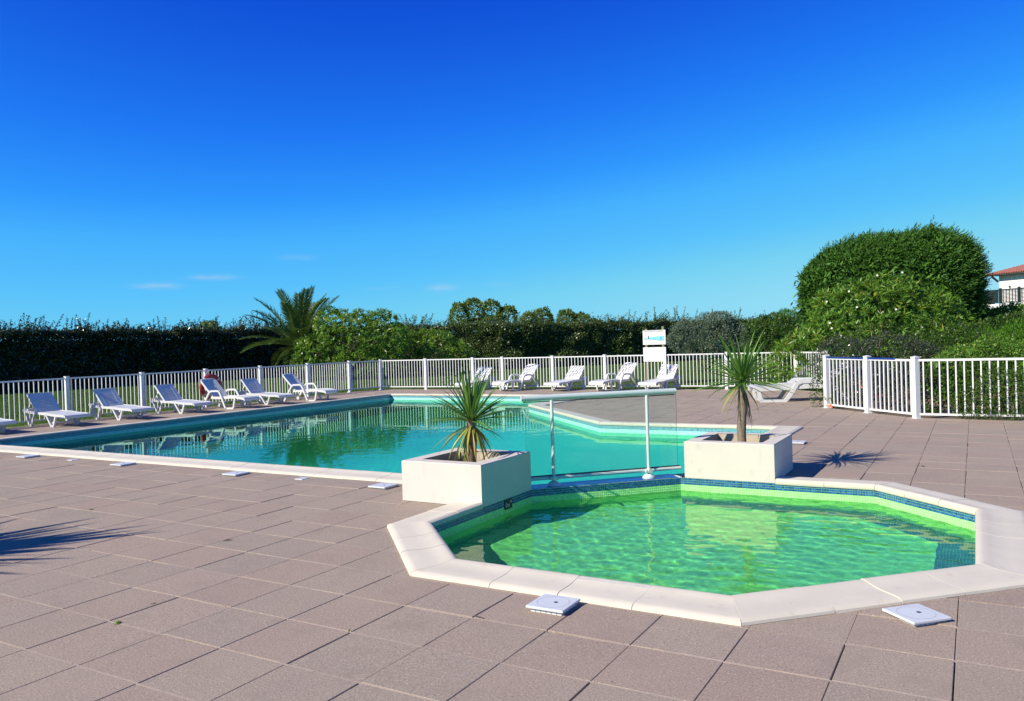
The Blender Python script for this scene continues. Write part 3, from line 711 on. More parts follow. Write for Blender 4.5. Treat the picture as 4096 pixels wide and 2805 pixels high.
# ------------------------------------------------------------------ loungers
def slab(s_, prof, y0, y1, th):
    """strip following a profile of (x, z), thickness th downwards"""
    n = len(prof); V = []
    for (x, z) in prof: V += [(x, y0, z), (x, y1, z), (x, y0, z - th), (x, y1, z - th)]
    F = []
    for i in range(n - 1):
        a, b = 4 * i, 4 * i + 4
        F += [(a, b, b + 1, a + 1), (a + 2, a + 3, b + 3, b + 2), (a, a + 2, b + 2, b), (a + 1, b + 1, b + 3, a + 3)]
    F += [(0, 1, 3, 2), (4 * n - 4, 4 * n - 2, 4 * n - 1, 4 * n - 3)]
    s_.add(V, F)
def lounger_slatted():
    """foot end at +x; the base of the foot legs stands at x = 0"""
    r = empty('sun_lounger'); m_ = M['plastic']
    # seat: side rims and cross slats
    seat = [(-.75, .335), (-.55, .325), (-.2, .315), (.0, .295), (.15, .285), (.32, .285), (.45, .275)]
    s_ = MB(); slab(s_, seat, -.255, .255, .022); s_.build('seat', m_, r)
    for sy in (-1, 1):
        s_ = MB(); rim = [(-1.14, .385), (-.95, .35)] + seat
        slab(s_, [(x, z + .008) for x, z in rim], sy * .305 if sy < 0 else .255, -.255 if sy < 0 else sy * .305, .055); s_.build('side_rail', m_, r)
    s_ = MB(); slab(s_, [(.44, .28), (.48, .268), (.495, .25)], -.305, .305, .05); s_.build('foot_rail', m_, r)
    s_ = MB(); slab(s_, [(-1.16, .395), (-1.08, .39)], -.305, .305, .05); slab(s_, [(-1.0, .36), (-.95, .355)], -.255, .255, .04); s_.build('head_rail', m_, r)
    # grooves of the seat slats
    for k in range(6):
        x = -.48 + k * .145; s_ = MB(); s_.box((x, -.19, .302), (x + .012, .19, .3345 - .02 * max(0, (x + .3)) )); 
    # backrest, hinged at x = -.62
    A = R(48); ca, sa = math.cos(A), math.sin(A); hx, hz = -.62, .335
    b = empty('backrest'); b.parent = r
    Mb = Matrix(((-ca, 0, sa, hx), (0, 1, 0, 0), (sa, 0, ca, hz), (0, 0, 0, 1)))      # local x up the back, local z towards the sitter
    us = [0, .07, .086, .15, .166, .23, .246, .31, .326, .55]
    s_ = MB()
    s_.extrude([(0, -.262), (.55, -.262), (.55, .262), (0, .262), (0, .16), (.545, .16), (.545, -.16), (0, -.16)], -.014, .012, M=Mb)
    bp = s_.build('backrest', m_, r); bpy.data.objects.remove(b)
    for k in range(0, len(us) - 1, 2):
        s_ = MB(); s_.box((us[k], -.162, -.010), (us[k + 1], .162, .009), M=Mb); s_.build('slat', m_, bp)
    s_ = MB(); s_.box((.53, -.262, -.03), (.555, .262, .014), M=Mb)
    for sy in (-1, 1): s_.box((.0, sy * .275 - .012, -.03), (.555, sy * .275 + .012, .014), M=Mb)
    s_.build('backrest_frame', m_, r)
    for sy in (-1, 1):
        s_ = MB(); p0 = Mb @ Vector((.36, sy * .25, -.02)); s_.bar(p0, (-1.04, sy * .25, .35), .022, .03); s_.build('prop_arm', m_, r)
    # V legs
    for sy in (-1, 1):
        for xb, x1, x2, zt in ((0.0, -.24, .13, .265), (-.86, -1.08, -.70, .31)):
            s_ = MB(); y = sy * .285
            s_.bar((xb - .02, y, .0), (x1, y, zt + .03), .042, .06, up=(0, 1, 0)); s_.bar((xb + .02, y, .0), (x2, y, zt + .01), .042, .045, up=(0, 1, 0))
            s_.box((xb - .045, y - .024, -.0), (xb + .045, y + .024, .045)); s_.build('leg', m_, r)
    s_ = MB(); s_.bar((-.02, -.28, .10), (-.02, .28, .10), .03, .035); s_.build('cross_bar', m_, r)
    return r
def lounger_armrest():
    """moulded resin lounger with armrests; foot legs at x = 0"""
    r = empty('sun_lounger'); m_ = M['plastic_b']
    seat = [(-.70, .33), (-.45, .325), (-.15, .33), (.05, .345), (.25, .335), (.42, .315), (.50, .29)]
    s_ = MB()
    for k in range(9):
        y0 = -.24 + k * .0535; slab(s_, seat, y0, y0 + .046, .02)
    slab(s_, [(-.70, .322), (.46, .318)], -.24, .24, .01)
    s_.build('seat', m_, r)
    for sy in (-1, 1):
        s_ = MB(); slab(s_, [(x, z + .01) for x, z in seat], -.30 if sy < 0 else .24, -.24 if sy < 0 else .30, .065); s_.build('side_rail', m_, r)
    s_ = MB(); slab(s_, [(.46, .31), (.50, .295), (.52, .27)], -.30, .30, .06); s_.build('foot_rail', m_, r)
    A = R(46); ca, sa = math.cos(A), math.sin(A); hx, hz = -.66, .33
    Mb = Matrix(((-ca, 0, sa, hx), (0, 1, 0, 0), (sa, 0, ca, hz), (0, 0, 0, 1)))
    s_ = MB()
    for k in range(9):
        y0 = -.24 + k * .0535
        zc = .018 * ((k - 4) / 4) ** 2
        s_.box((.0, y0, -.012 + zc), (.65 - .02 * abs(k - 4) / 4, y0 + .047, .008 + zc), M=Mb)
    s_.box((.01, -.24, -.02), (.64, .24, -.011), M=Mb)
    s_.build('backrest', m_, r)
    s_ = MB()
    for sy in (-1, 1): s_.box((.0, sy * .262 - .02, -.02), (.61, sy * .262 + .02, .032), M=Mb)
    s_.tube([Mb @ Vector(q) for q in ((.61, -.262, .006), (.66, -.22, .0), (.675, 0, -.002), (.66, .22, .0), (.61, .262, .006))], .024, 8); s_.build('backrest_frame', m_, r, smooth=True)
    for sy in (-1, 1):
        y = sy * .325
        # arm: one moulded loop from the foot leg up over the armrest and down to the rear leg
        s_ = MB(); loop = [(-1.02, .0), (-.93, .14), (-.80, .34), (-.72, .46), (-.66, .495), (-.42, .50), (-.36, .48), (-.30, .38), (-.18, .10), (-.14, .02)]
        for q in range(len(loop) - 1): s_.bar((loop[q][0], y, loop[q][1]), (loop[q + 1][0], y, loop[q + 1][1]), .05, .05 if 2 < q < 6 else .045, up=(0, 1, 0))
        s_.build('arm_loop', m_, r)
        s_ = MB(); u = [(-.16, .02), (-.12, .015), (.10, .015), (.13, .03), (.16, .16), (.19, .31)]
        for q in range(len(u) - 1): s_.bar((u[q][0], y * .94, u[q][1]), (u[q + 1][0], y * .94, u[q + 1][1]), .045, .05, up=(0, 1, 0))
        c2 = [(-.10, .05), (-.02, .10), (.05, .20), (.1, .31)]
        s_.add([(x, y * .94, z) for x, z in [(.13, .04), (.06, .04), (.0, .06)]] , [])
        s_.build('leg', m_, r)
    s_ = MB(); s_.bar((-.94, -.30, .12), (-.94, .30, .12), .03, .04); s_.build('cross_bar', m_, r)
    for sy in (-1, 1):
        s_ = MB(); s_.tube([(-.99, sy * .30 - .02, .05), (-.99, sy * .30 + .02, .05)], .05, 14); s_.build('wheel', M['plastic_b'], r)
    return r
LA = lounger_slatted(); LB = lounger_armrest(); used = {'A': False, 'B': False}
def place(kind, x, y, ang, label, group):
    src = LA if kind == 'A' else LB
    if used[kind]: o = copy_tree(src)
    else: o = src; used[kind] = True
    o.location = (x, y, .003); o.rotation_euler = (0, 0, ang); tag(o, label, 'sun lounger', group); return o
GL, GF = 'loungers in the left row by the fence', 'loungers in the far row by the fence'
place('A', -12.04, 8.20, .02, 'white slatted lounger in the left row, nearest the camera', GL)
place('A', -11.97, 9.78, .03, 'white slatted lounger in the left row, second from the camera', GL)
place('A', -11.88, 11.46, .06, 'white slatted lounger in the left row just before the red lifebuoy', GL)
place('B', -11.74, 12.92, .10, 'white armrest lounger standing in front of the red lifebuoy', GL)
place('A', -11.72, 14.22, .05, 'white slatted lounger between the two armrest loungers on the left', GL)
place('B', -11.36, 15.66, .12, 'white armrest lounger at the far end of the left row', GL)
place('A', -12.1, 6.58, .0, 'white slatted lounger cut off by the left picture edge', GL)
place('A', -8.68, 20.12, R(-90), 'white slatted lounger seen through the left cordyline leaves', GF)
place('B', -7.12, 20.1, R(-107), 'white armrest lounger at the far fence, nearest the left cordyline', GF)
place('A', -5.32, 20.22, R(-100), 'white slatted lounger in the far row between two armrest loungers', GF)
place('B', -3.72, 20.28, R(-110), 'white armrest lounger in the far row behind the glass screen', GF)
place('A', -2.22, 20.38, R(-99), 'white slatted lounger in the far row below the depth sign', GF)

def lounger_flat():
    """low lounger seen from the side, head end slightly raised"""
    r = empty('sun_lounger'); m_ = M['plastic']
    seat = [(-.95, .36), (-.6, .37), (-.3, .36), (.0, .345), (.3, .335), (.55, .33), (.62, .31)]
    s_ = MB()
    for k in range(8): y0 = -.25 + k * .063; slab(s_, seat, y0, y0 + .052, .02)
    slab(s_, [(-.95, .35), (.6, .318)], -.25, .25, .01); s_.build('seat', m_, r)
    for sy in (-1, 1):
        y = sy * .29; s_ = MB(); slab(s_, [(x, z + .012) for x, z in seat], y - .03, y + .03, .11)
        s_.build('side_rail', m_, r)
        s_ = MB(); arm = [(-1.30, .02), (-1.14, .20), (-.98, .38), (-.88, .425), (-.40, .43), (-.30, .38), (-.18, .20), (-.08, .06), (-.03, .02)]
        for q in range(len(arm) - 1): s_.bar((arm[q][0], y * 1.08, arm[q][1]), (arm[q + 1][0], y * 1.08, arm[q + 1][1]), .075, .06, up=(0, 1, 0))
        s_.build('arm_loop', m_, r)
        s_ = MB(); u = [(-.06, .02), (.0, .012), (.42, .012), (.47, .03), (.52, .30)]
        for q in range(len(u) - 1): s_.bar((u[q][0], y, u[q][1]), (u[q + 1][0], y, u[q + 1][1]), .075, .055, up=(0, 1, 0))
        s_.build('leg', m_, r)
    s_ = MB(); s_.bar((.5, -.28, .26), (.5, .28, .26), .03, .08); s_.build('foot_rail', m_, r)
    A = R(38); Mb = Matrix(((-math.cos(A), 0, math.sin(A), -.90), (0, 1, 0, 0), (math.sin(A), 0, math.cos(A), .37), (0, 0, 0, 1)))
    s_ = MB()
    for k in range(8): y0 = -.25 + k * .063; s_.box((0, y0, -.01), (.62, y0 + .052, .01), M=Mb)
    s_.box((.03, -.25, -.02), (.6, .25, -.009), M=Mb); s_.build('backrest', m_, r)
    s_ = MB()
    for sy in (-1, 1): s_.box((0, sy * .27 - .02, -.025), (.64, sy * .27 + .02, .02), M=Mb)
    s_.box((.60, -.27, -.025), (.64, .27, .02), M=Mb); s_.build('backrest_frame', m_, r)
    return r
o = lounger_flat(); o.scale = (1.1, 1.1, 1.12); o.location = (2.05, 17.25, .003); o.rotation_euler = (0, 0, R(204)); tag(o, 'white lounger seen side on by the right fence corner', 'sun lounger')

# ------------------------------------------------------------------ lifebuoy on the left fence
lb = empty('lifebuoy', (-13.10, 13.08, .60)); tag(lb, 'dark red lifebuoy with pale bands hung on a post of the left fence', 'lifebuoy')
lb.rotation_euler = (0, R(4), R(-8))
s_ = MB(); Rm, rm, NS, NT = .285, .075, 40, 12; V = []; F = []
for i in range(NS):
    a = 2 * math.pi * i / NS
    for j in range(NT):
        b = 2 * math.pi * j / NT; rr = Rm + rm * math.cos(b); V.append((rm * .8 * math.sin(b) + .075, rr * math.cos(a), rr * math.sin(a)))
for i in range(NS):
    for j in range(NT): F.append((i * NT + j, ((i + 1) % NS) * NT + j, ((i + 1) % NS) * NT + (j + 1) % NT, i * NT + (j + 1) % NT))
s_.add(V, F); s_.build('ring', M['red'], lb, smooth=True)
for k in range(4):
    a0 = R(45 + 90 * k); s_ = MB(); V = []; F = []
    for i in range(4):
        a = a0 + (i - 1.5) * .05
        for j in range(NT):
            b = 2 * math.pi * j / NT; rr = Rm + (rm + .004) * math.cos(b); V.append(((rm * .8 + .004) * math.sin(b) + .075, rr * math.cos(a), rr * math.sin(a)))
    for i in range(3):
        for j in range(NT): F.append((i * NT + j, (i + 1) * NT + j, (i + 1) * NT + (j + 1) % NT, i * NT + (j + 1) % NT))
    s_.add(V, F); s_.build('band', M['rope'], lb, smooth=True)
for sy in (-1, 1):
    s_ = MB(); s_.tube([(.02, sy * .03, .47), (.06, sy * .12, .40), (.075, sy * .22, .28)], .007, 6); s_.build('hanging_rope', M['rope'], lb)

# ------------------------------------------------------------------ depth sign
sg = empty('depth_sign', (-3.63, 24.35, -.05)); tag(sg, 'white sign boards on two wooden posts showing the depth of the pool', 'sign')
sg.rotation_euler = (0, 0, R(-14))
for sx in (-1, 1):
    s_ = MB(); s_.box((sx * .35 - .045, -.035, -.2), (sx * .35 + .045, .035, 2.0 + .03 * sx)); s_.build('post', M['wood'], sg, bevel=.006)
for nm, z0, z1 in (('upper_board', 1.40, 1.91), ('lower_board', .80, 1.31)):
    s_ = MB(); s_.box((-.475, -.055, z0), (.475, -.037, z1)); s_.build(nm, M['board'], sg, bevel=.003)
FRONT = Matrix(((1, 0, 0, 0), (0, 0, -1, 0), (0, 1, 0, 0), (0, 0, 0, 1)))
text('PROFONDEUR DU BASSIN', .068, M['ink'], sg, Matrix.Translation((0, -.0565, 1.868)) @ FRONT, ext=.0006)
def plaque(name, poly, m_, y=-.0565):
    s_ = MB(); s_.add([(x, y, z) for x, z in poly], [tuple(range(len(poly)))]); return s_.build(name, m_, sg)
plaque('water_diagram', [(-.195, 1.655), (-.195, 1.595), (.13, 1.565), (.13, 1.548), (.41, 1.548), (.41, 1.70), (.0, 1.68), (-.19, 1.665)], M['sign_blue'])
plaque('water_diagram', [(-.41, 1.635), (-.41, 1.60), (-.20, 1.605), (-.20, 1.665), (-.24, 1.64), (-.33, 1.64)], M['sign_blue'])
for a_, b_ in (((-.415, 1.595), (-.2, 1.60)), ((-.2, 1.59), (.13, 1.56)), ((.13, 1.545), (.415, 1.545)), ((.412, 1.54), (.412, 1.70)), ((-.198, 1.59), (-.198, 1.67)), ((-.413, 1.59), (-.413, 1.65))):
    s_ = MB(); s_.bar((a_[0], -.0572, a_[1]), (b_[0], -.0572, b_[1]), .009, .0012, up=(0, 1, 0)); s_.build('diagram_outline', M['navy'], sg)
for x, z in ((-.235, 1.60), (.29, 1.55)):
    s_ = MB(); s_.add([(x - .012, -.058, z), (x + .012, -.058, z), (x + .02, -.058, z + .09), (x + .012, -.058, z + .105), (x + .012, -.058, z + .13), (x - .012, -.058, z + .13), (x - .012, -.058, z + .105), (x - .02, -.058, z + .09)], [tuple(range(8))]); s_.build('figure', M['ink'], sg)
for x0_, x1_, z in ((-.42, .42, 1.825), (-.38, -.22, 1.565), (-.38, -.06, 1.47), (.06, .26, 1.50), (.06, .43, 1.475), (-.36, -.25, .86), (-.2, -.12, .86), (-.05, .0, .86), (.08, .2, .865)):
    s_ = MB(); s_.box((x0_, -.0562, z - .005), (x1_, -.0555, z + .005)); s_.build('small_print', M['grey_ink'], sg)
# ------------------------------------------------------------------ plants
def n3(P, s=1.0, seed=0):
    """smooth pseudo noise in about -1..1 at points P"""
    q = P * s; r_ = np.random.default_rng(seed); out_ = np.zeros(len(P))
    for k in range(5):
        d = r_.normal(size=3); d *= (1.0 + .55 * k) / np.linalg.norm(d); out_ += np.sin(q @ d * 2.1 + r_.uniform(0, 6.3) + 1.4 * np.sin(q @ r_.normal(size=3) * .9)) / (1 + .35 * k)
    return out_ / 3.2
def unit(a): return a / np.maximum(1e-9, np.linalg.norm(a, axis=-1, keepdims=True))
def leaf_quads(P, A, Nn, L, W, fold=.18, mid=.45):
    A = unit(A); S = unit(np.cross(A, Nn)); Nn = np.cross(S, A); L = L[:, None]; W = W[:, None]
    m_ = P + A * L * mid + Nn * W * fold
    return np.stack([P, m_ + S * W * .5, P + A * L - Nn * L * .06, m_ - S * W * .5], 1)          # n,4,3
def quads_mesh(name, Q, m_, slots=None):
    V = Q.reshape(-1, 3); n = len(Q); me = bpy.data.meshes.new(name)
    me.vertices.add(len(V)); me.vertices.foreach_set('co', V.ravel().astype(np.float32))
    me.loops.add(4 * n); me.loops.foreach_set('vertex_index', np.arange(4 * n, dtype=np.int32)); me.polygons.add(n)
    me.polygons.foreach_set('loop_start', np.arange(0, 4 * n, 4, dtype=np.int32)); me.materials.append(m_); me.update(); return me
def rand_unit(n): return unit(rng.normal(size=(n, 3)))

M['oleander'] = leaf_mat('oleander_leaf', [(0, (.075, .17, .016)), (.5, (.115, .25, .026)), (.9, (.19, .34, .045)), (1, (.36, .32, .05))], .36, .35, .4)
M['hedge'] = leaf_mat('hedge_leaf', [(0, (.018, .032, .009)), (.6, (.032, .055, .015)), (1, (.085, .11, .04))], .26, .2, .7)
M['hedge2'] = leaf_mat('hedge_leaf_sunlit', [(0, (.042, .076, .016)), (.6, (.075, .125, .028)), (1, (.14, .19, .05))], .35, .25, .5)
M['twig'] = plain('thin_twig', (.07, .055, .035), .9, .2)
M['cypress'] = leaf_mat('cypress_spray', [(0, (.022, .068, .008)), (.5, (.045, .125, .014)), (1, (.09, .21, .026))], .6, .2, .25)
M['olive'] = leaf_mat('silver_leaf', [(0, (.075, .12, .07)), (.6, (.13, .18, .11)), (1, (.22, .27, .18))], .5, .22, .35)
M['privet'] = leaf_mat('privet_leaf', [(0, (.035, .085, .008)), (.7, (.06, .13, .014)), (1, (.11, .18, .03))], .4, .3, .45)
M['tree'] = leaf_mat('far_tree_leaf', [(0, (.065, .12, .02)), (.6, (.12, .19, .035)), (1, (.20, .27, .06))], .5, .35, .3)
M['dark_shrub'] = leaf_mat('small_grey_leaf', [(0, (.024, .036, .016)), (.6, (.05, .066, .032)), (1, (.11, .125, .075))], .3, .2, .55)
M['bright'] = leaf_mat('bright_leaf', [(0, (.055, .16, .008)), (.6, (.085, .22, .012)), (1, (.14, .28, .03))], .5, .45, .3)
M['mid'] = leaf_mat('mid_green_leaf', [(0, (.03, .075, .008)), (.6, (.055, .12, .014)), (1, (.12, .2, .03))], .4, .35, .4)
M['palm'] = leaf_mat('palm_leaflet', [(0, (.04, .085, .016)), (.6, (.075, .14, .028)), (1, (.12, .20, .045))], .38, .25, .5)
M['palm_rib'] = plain('palm_rib', (.16, .19, .05), .5, .15)
M['white_petal'] = plain('white_petal', (.75, .72, .68), .6, .05)
M['orange_petal'] = plain('orange_petal', (.75, .16, .06), .6, .1)
M['pink_petal'] = plain('pink_petal', (.70, .12, .22), .6, .1)

def stems(parent, base, tops, r0, m_, name='stem'):
    for t in tops:
        a = Vector(base); b = Vector(t); mid = (a + b) / 2 + Vector((random.uniform(-.1, .1), random.uniform(-.1, .1), .1)) * (b - a).length
        s_ = MB(); s_.tube([a, a.lerp(mid, .6), mid, b], [r0, r0 * .8, r0 * .6, r0 * .2], 6); s_.build(name, m_, parent)
def lumps_points(lumps, n, depth=.14, up=.15, jag=.16, seed=0):
    """points scattered through the outer shell of a set of ellipsoids, with their outward directions"""
    lumps = np.array(lumps, float); ar = (lumps[:, 3] * lumps[:, 4] * lumps[:, 5]) ** (2 / 3); k = rng.choice(len(lumps), n, p=ar / ar.sum())
    d = rand_unit(n); d[:, 2] += up; d = unit(d)
    l = lumps[k]; rad = 1 + jag * n3(l[:, :3] + d * l[:, 3:], 1.9 / max(.3, lumps[:, 3].mean()) , seed) - np.abs(rng.normal(size=n)) * depth
    P = l[:, :3] + d * l[:, 3:] * rad[:, None]
    # drop what lies deep inside another lump
    keep = np.ones(n, bool)
    for q in lumps:
        e = ((P - q[:3]) / q[3:]); keep &= (e * e).sum(1) > .55
    return P[keep], d[keep]
def bush(name, label, cat, base, lumps, n, L, W, m_, whorl=1, group=None, hole=-9, out_w=.6, up_w=.35, rnd=.8, stem_m=None, nstem=4, seed=0, jag=.16, depth=.14, ground=-.04, flat=.35, r0=.035):
    r = empty(name, (base[0], base[1], ground)); tag(r, label, cat, group)
    P, d = lumps_points(lumps, n, depth, jag=jag, seed=seed)
    k = n3(P, 2.6, seed + 3) > hole; P, d = P[k], d[k]; P = P[P[:, 2] > .04] if False else P
    ok = P[:, 2] > .03; P, d = P[ok], d[ok]
    ax = unit(d * out_w + np.array([0, 0, up_w]) + rng.normal(size=P.shape) * rnd * (.35 if whorl > 1 else 1))
    if whorl > 1:
        P = np.repeat(P, whorl, 0); ax = np.repeat(ax, whorl, 0); sp = rng.normal(size=P.shape)
        sp = unit(sp - ax * (sp * ax).sum(1, keepdims=True)); A = unit(ax * rng.uniform(.25, .9, (len(P), 1)) + sp * .8)
        P = P - ax * rng.uniform(0, .5, (len(P), 1)) * L
    else: A = ax
    Nn = unit(rng.normal(size=P.shape) * .6 + np.array([0, 0, 1.0]) * flat + np.repeat(d, whorl, 0) * .6)
    Ls = L * rng.uniform(.6, 1.15, len(P)); Ws = W * rng.uniform(.7, 1.2, len(P))
    o = link('foliage', quads_mesh('foliage', leaf_quads(P, A, Nn, Ls, Ws), m_), r)
    lu = np.array(lumps); tops = [tuple(lu[i % len(lu), :3] + rng.normal(size=3) * lu[i % len(lu), 3:] * .35) for i in range(nstem)]
    stems(r, (0, 0, -.05), tops, r0, stem_m or M['bark']); return r
def flowers(parent, pts, m_, size, name='flower'):
    for p in pts:
        s_ = MB(); a0 = random.uniform(0, 6.28); nrm = Vector((random.uniform(-.4, .4), -1, random.uniform(.1, .8))).normalized(); t = nrm.cross(Vector((0, 0, 1))).normalized(); u = nrm.cross(t)
        for k in range(5):
            a = a0 + k * 2 * math.pi / 5; c_ = t * math.cos(a) + u * math.sin(a); e_ = -t * math.sin(a) + u * math.cos(a); o0 = Vector(p)
            s_.add([o0, o0 + c_ * size * .55 + e_ * size * .3 + nrm * size * .2, o0 + c_ * size + nrm * size * .12, o0 + c_ * size * .55 - e_ * size * .3 + nrm * size * .2], [(0, 1, 2, 3)])
        s_.build(name, m_, parent)

# --- hedges
def hedge(label, path, h_fn, thick, n, L, W, m_, shoots, seed, jag=.38):
    """path: front foot of the hedge; thickness grows to the left of the walking direction"""
    path = [Vector(p) for p in path]; seg = [(path[i + 1] - path[i]).length for i in range(len(path) - 1)]; tot = sum(seg); cum = np.concatenate([[0], np.cumsum(seg)])
    r = empty('hedge', (path[0].x, path[0].y, -.05)); tag(r, label, 'hedge', 'boundary hedges behind the lawn')
    px_ = np.array([p.x for p in path]); py_ = np.array([p.y for p in path])
    def at(s): return np.interp(s, cum, px_), np.interp(s, cum, py_)
    def nrm(s):
        i = np.clip(np.searchsorted(cum, s, 'right') - 1, 0, len(seg) - 1); dx = np.array([(path[k + 1].x - path[k].x) / seg[k] for k in range(len(seg))])[i]; dy = np.array([(path[k + 1].y - path[k].y) / seg[k] for k in range(len(seg))])[i]
        return -dy, dx                                                  # to the left of the walking direction
    x0_, y0_ = path[0].x, path[0].y
    # front face leaves and top leaves
    nf = int(n * .68); s = rng.uniform(0, tot, nf); bx_, by_ = at(s); nx_, ny_ = nrm(s); H = h_fn(s / tot)
    t = rng.uniform(0, 1, nf) ** .85; z = t * H
    lump = n3(np.stack([s, z * 1.4, s * 0], 1), .75, seed) * jag + n3(np.stack([s, z, s * 0 + 5], 1), 2.6, seed + 1) * jag * .5
    inn = .12 + .30 * (z / H) ** 3 - lump + np.abs(rng.normal(size=nf)) * .22
    Pf = np.stack([bx_ + nx_ * inn - x0_, by_ + ny_ * inn - y0_, z + .05], 1); Df = np.stack([-nx_, -ny_, np.zeros(nf)], 1)
    nt2 = n - nf; s = rng.uniform(0, tot, nt2); bx_, by_ = at(s); nx_, ny_ = nrm(s); H = h_fn(s / tot); u = rng.uniform(.2, thick, nt2)
    z = H + n3(np.stack([s, u * 2, s * 0], 1), .9, seed + 2) * .30 - np.abs(rng.normal(size=nt2)) * .25 + n3(np.stack([s, u * 2, s * 0 + 3], 1), 3.2, seed + 4) * .22 + (rng.uniform(0, 1, nt2) > .9) * rng.uniform(0, .45, nt2)
    Pt = np.stack([bx_ + nx_ * u - x0_, by_ + ny_ * u - y0_, z], 1); Dt = np.stack([-nx_ * .5, -ny_ * .5, np.ones(nt2)], 1)
    P = np.concatenate([Pf, Pt]); D = np.concatenate([Df, Dt])
    A = unit(D * .5 + rng.normal(size=P.shape) * .8 + np.array([0, 0, .25])); Nn = unit(rng.normal(size=P.shape) * .7 + D * .6 + np.array([0, 0, .5]))
    link('foliage', quads_mesh('foliage', leaf_quads(P, A, Nn, L * rng.uniform(.6, 1.3, len(P)), W * rng.uniform(.6, 1.3, len(P))), m_), r)
    # twiggy inside
    s_ = MB(); ks = int(tot / 1.2)
    for k in range(ks):
        a_, b_ = tot * k / ks, tot * (k + 1) / ks; (xa, ya), (xb, yb) = [tuple(float(v) for v in at(q)) for q in (a_, b_)]; (na, ma), (nb, mb_) = [tuple(float(v) for v in nrm(q)) for q in (a_ + .01, b_ - .01)]
        ha, hb = float(h_fn(a_ / tot)) - .42, float(h_fn(b_ / tot)) - .42
        q = [(xa + na * .62 - x0_, ya + ma * .62 - y0_), (xb + nb * .62 - x0_, yb + mb_ * .62 - y0_), (xb + nb * thick - x0_, yb + mb_ * thick - y0_), (xa + na * thick - x0_, ya + ma * thick - y0_)]
        s_.add([(*q[0], 0), (*q[1], 0), (*q[2], 0), (*q[3], 0), (*q[0], ha), (*q[1], hb), (*q[2], hb), (*q[3], ha)], [(4, 5, 6, 7), (0, 1, 5, 4), (2, 3, 7, 6)])
    s_.build('branch_mass', M['twig'], r)
    # wispy shoots above the clipped top
    Q = []; tw = MB()
    for k in range(shoots):
        s1 = random.uniform(0, tot)
        if float(n3(np.array([[s1, 0, 0]]), .9, seed + 11)[0]) < random.uniform(-.9, .3): continue
        x, y = [float(v) for v in at(s1)]; nx1, ny1 = [float(v) for v in nrm(s1)]; u = random.uniform(.25, 1.1); hh = float(h_fn(s1 / tot))
        ln = random.choice((.35, .45, .6, .8, 1.1)) * random.uniform(.7, 1.15) * (1 + .25 * float(n3(np.array([[s1, 0, 0]]), .35, seed + 8)[0])); lean = Vector((random.gauss(.12, .3), random.gauss(.05, .25), 1)).normalized(); droop = random.uniform(0, .5) * ln
        p0 = Vector((x + nx1 * u - x0_, y + ny1 * u - y0_, hh - .15)); pts = [p0 + lean * (ln * q) + Vector((lean.x, lean.y, -.35)) * (droop * q * q) for q in (0, .33, .66, 1)]
        tw.tube(pts, [.009, .007, .005, .003], 3, cap=False)
        m2 = int(30 * ln / .6)
        for q in range(m2):
            f = (q + .5) / m2 * 3; i = min(2, int(f)); pp = pts[i].lerp(pts[i + 1], f - i); Q.append((pp, lean))
    if shoots:
        P = np.array([tuple(q[0]) for q in Q]); A = unit(rng.normal(size=P.shape) + np.array([tuple(q[1]) for q in Q]) * .6)
        P = P + rng.normal(size=P.shape) * .018
        link('shoot_leaves', quads_mesh('shoot_leaves', leaf_quads(P, A, rand_unit(len(P)), rng.uniform(.05, .11, len(P)), rng.uniform(.035, .065, len(P))), m_), r)
        tw.build('shoots', M['twig'], r)['kind'] = 'stuff'
    return r
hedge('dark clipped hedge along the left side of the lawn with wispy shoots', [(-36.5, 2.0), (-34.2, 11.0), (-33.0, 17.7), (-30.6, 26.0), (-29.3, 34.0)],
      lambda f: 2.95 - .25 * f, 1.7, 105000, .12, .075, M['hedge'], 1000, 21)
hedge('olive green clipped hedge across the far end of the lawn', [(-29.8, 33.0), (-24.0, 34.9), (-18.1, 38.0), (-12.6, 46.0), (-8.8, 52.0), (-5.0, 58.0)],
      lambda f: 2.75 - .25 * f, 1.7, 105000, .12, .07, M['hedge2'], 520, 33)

# --- grass blades on the lawn
nb = 90000; gp = []
while len(gp) < nb:
    k = 40000; x = rng.uniform(-33, -13.3, k); y = rng.uniform(4, 34, k); ok = (x > -36 + y * .18 + 2.2); gp += list(np.stack([x, y], 1)[ok])
    x = rng.uniform(-26, 3, k); y = rng.uniform(21.4, 46, k); ok = (y < 33 + (x + 26) * .75) & ~((x > 1.5) & (y < 36)); gp += list(np.stack([x, y], 1)[ok])
gp = np.array(gp[:nb]); P = np.concatenate([gp, np.full((nb, 1), -.052)], 1); A = unit(rng.normal(size=P.shape) * .45 + np.array([0, 0, 1.0]))
M['blade'] = leaf_mat('grass_blade', [(0, (.040, .095, .010)), (.6, (.065, .135, .015)), (1, (.12, .18, .03))], .6, .35, .2)
o = link('grass', quads_mesh('grass', leaf_quads(P, A, rand_unit(nb), rng.uniform(.04, .09, nb), rng.uniform(.012, .025, nb)), M['blade'])); tag(o, 'short mown grass of the lawn behind the fence', 'grass', kind='stuff')

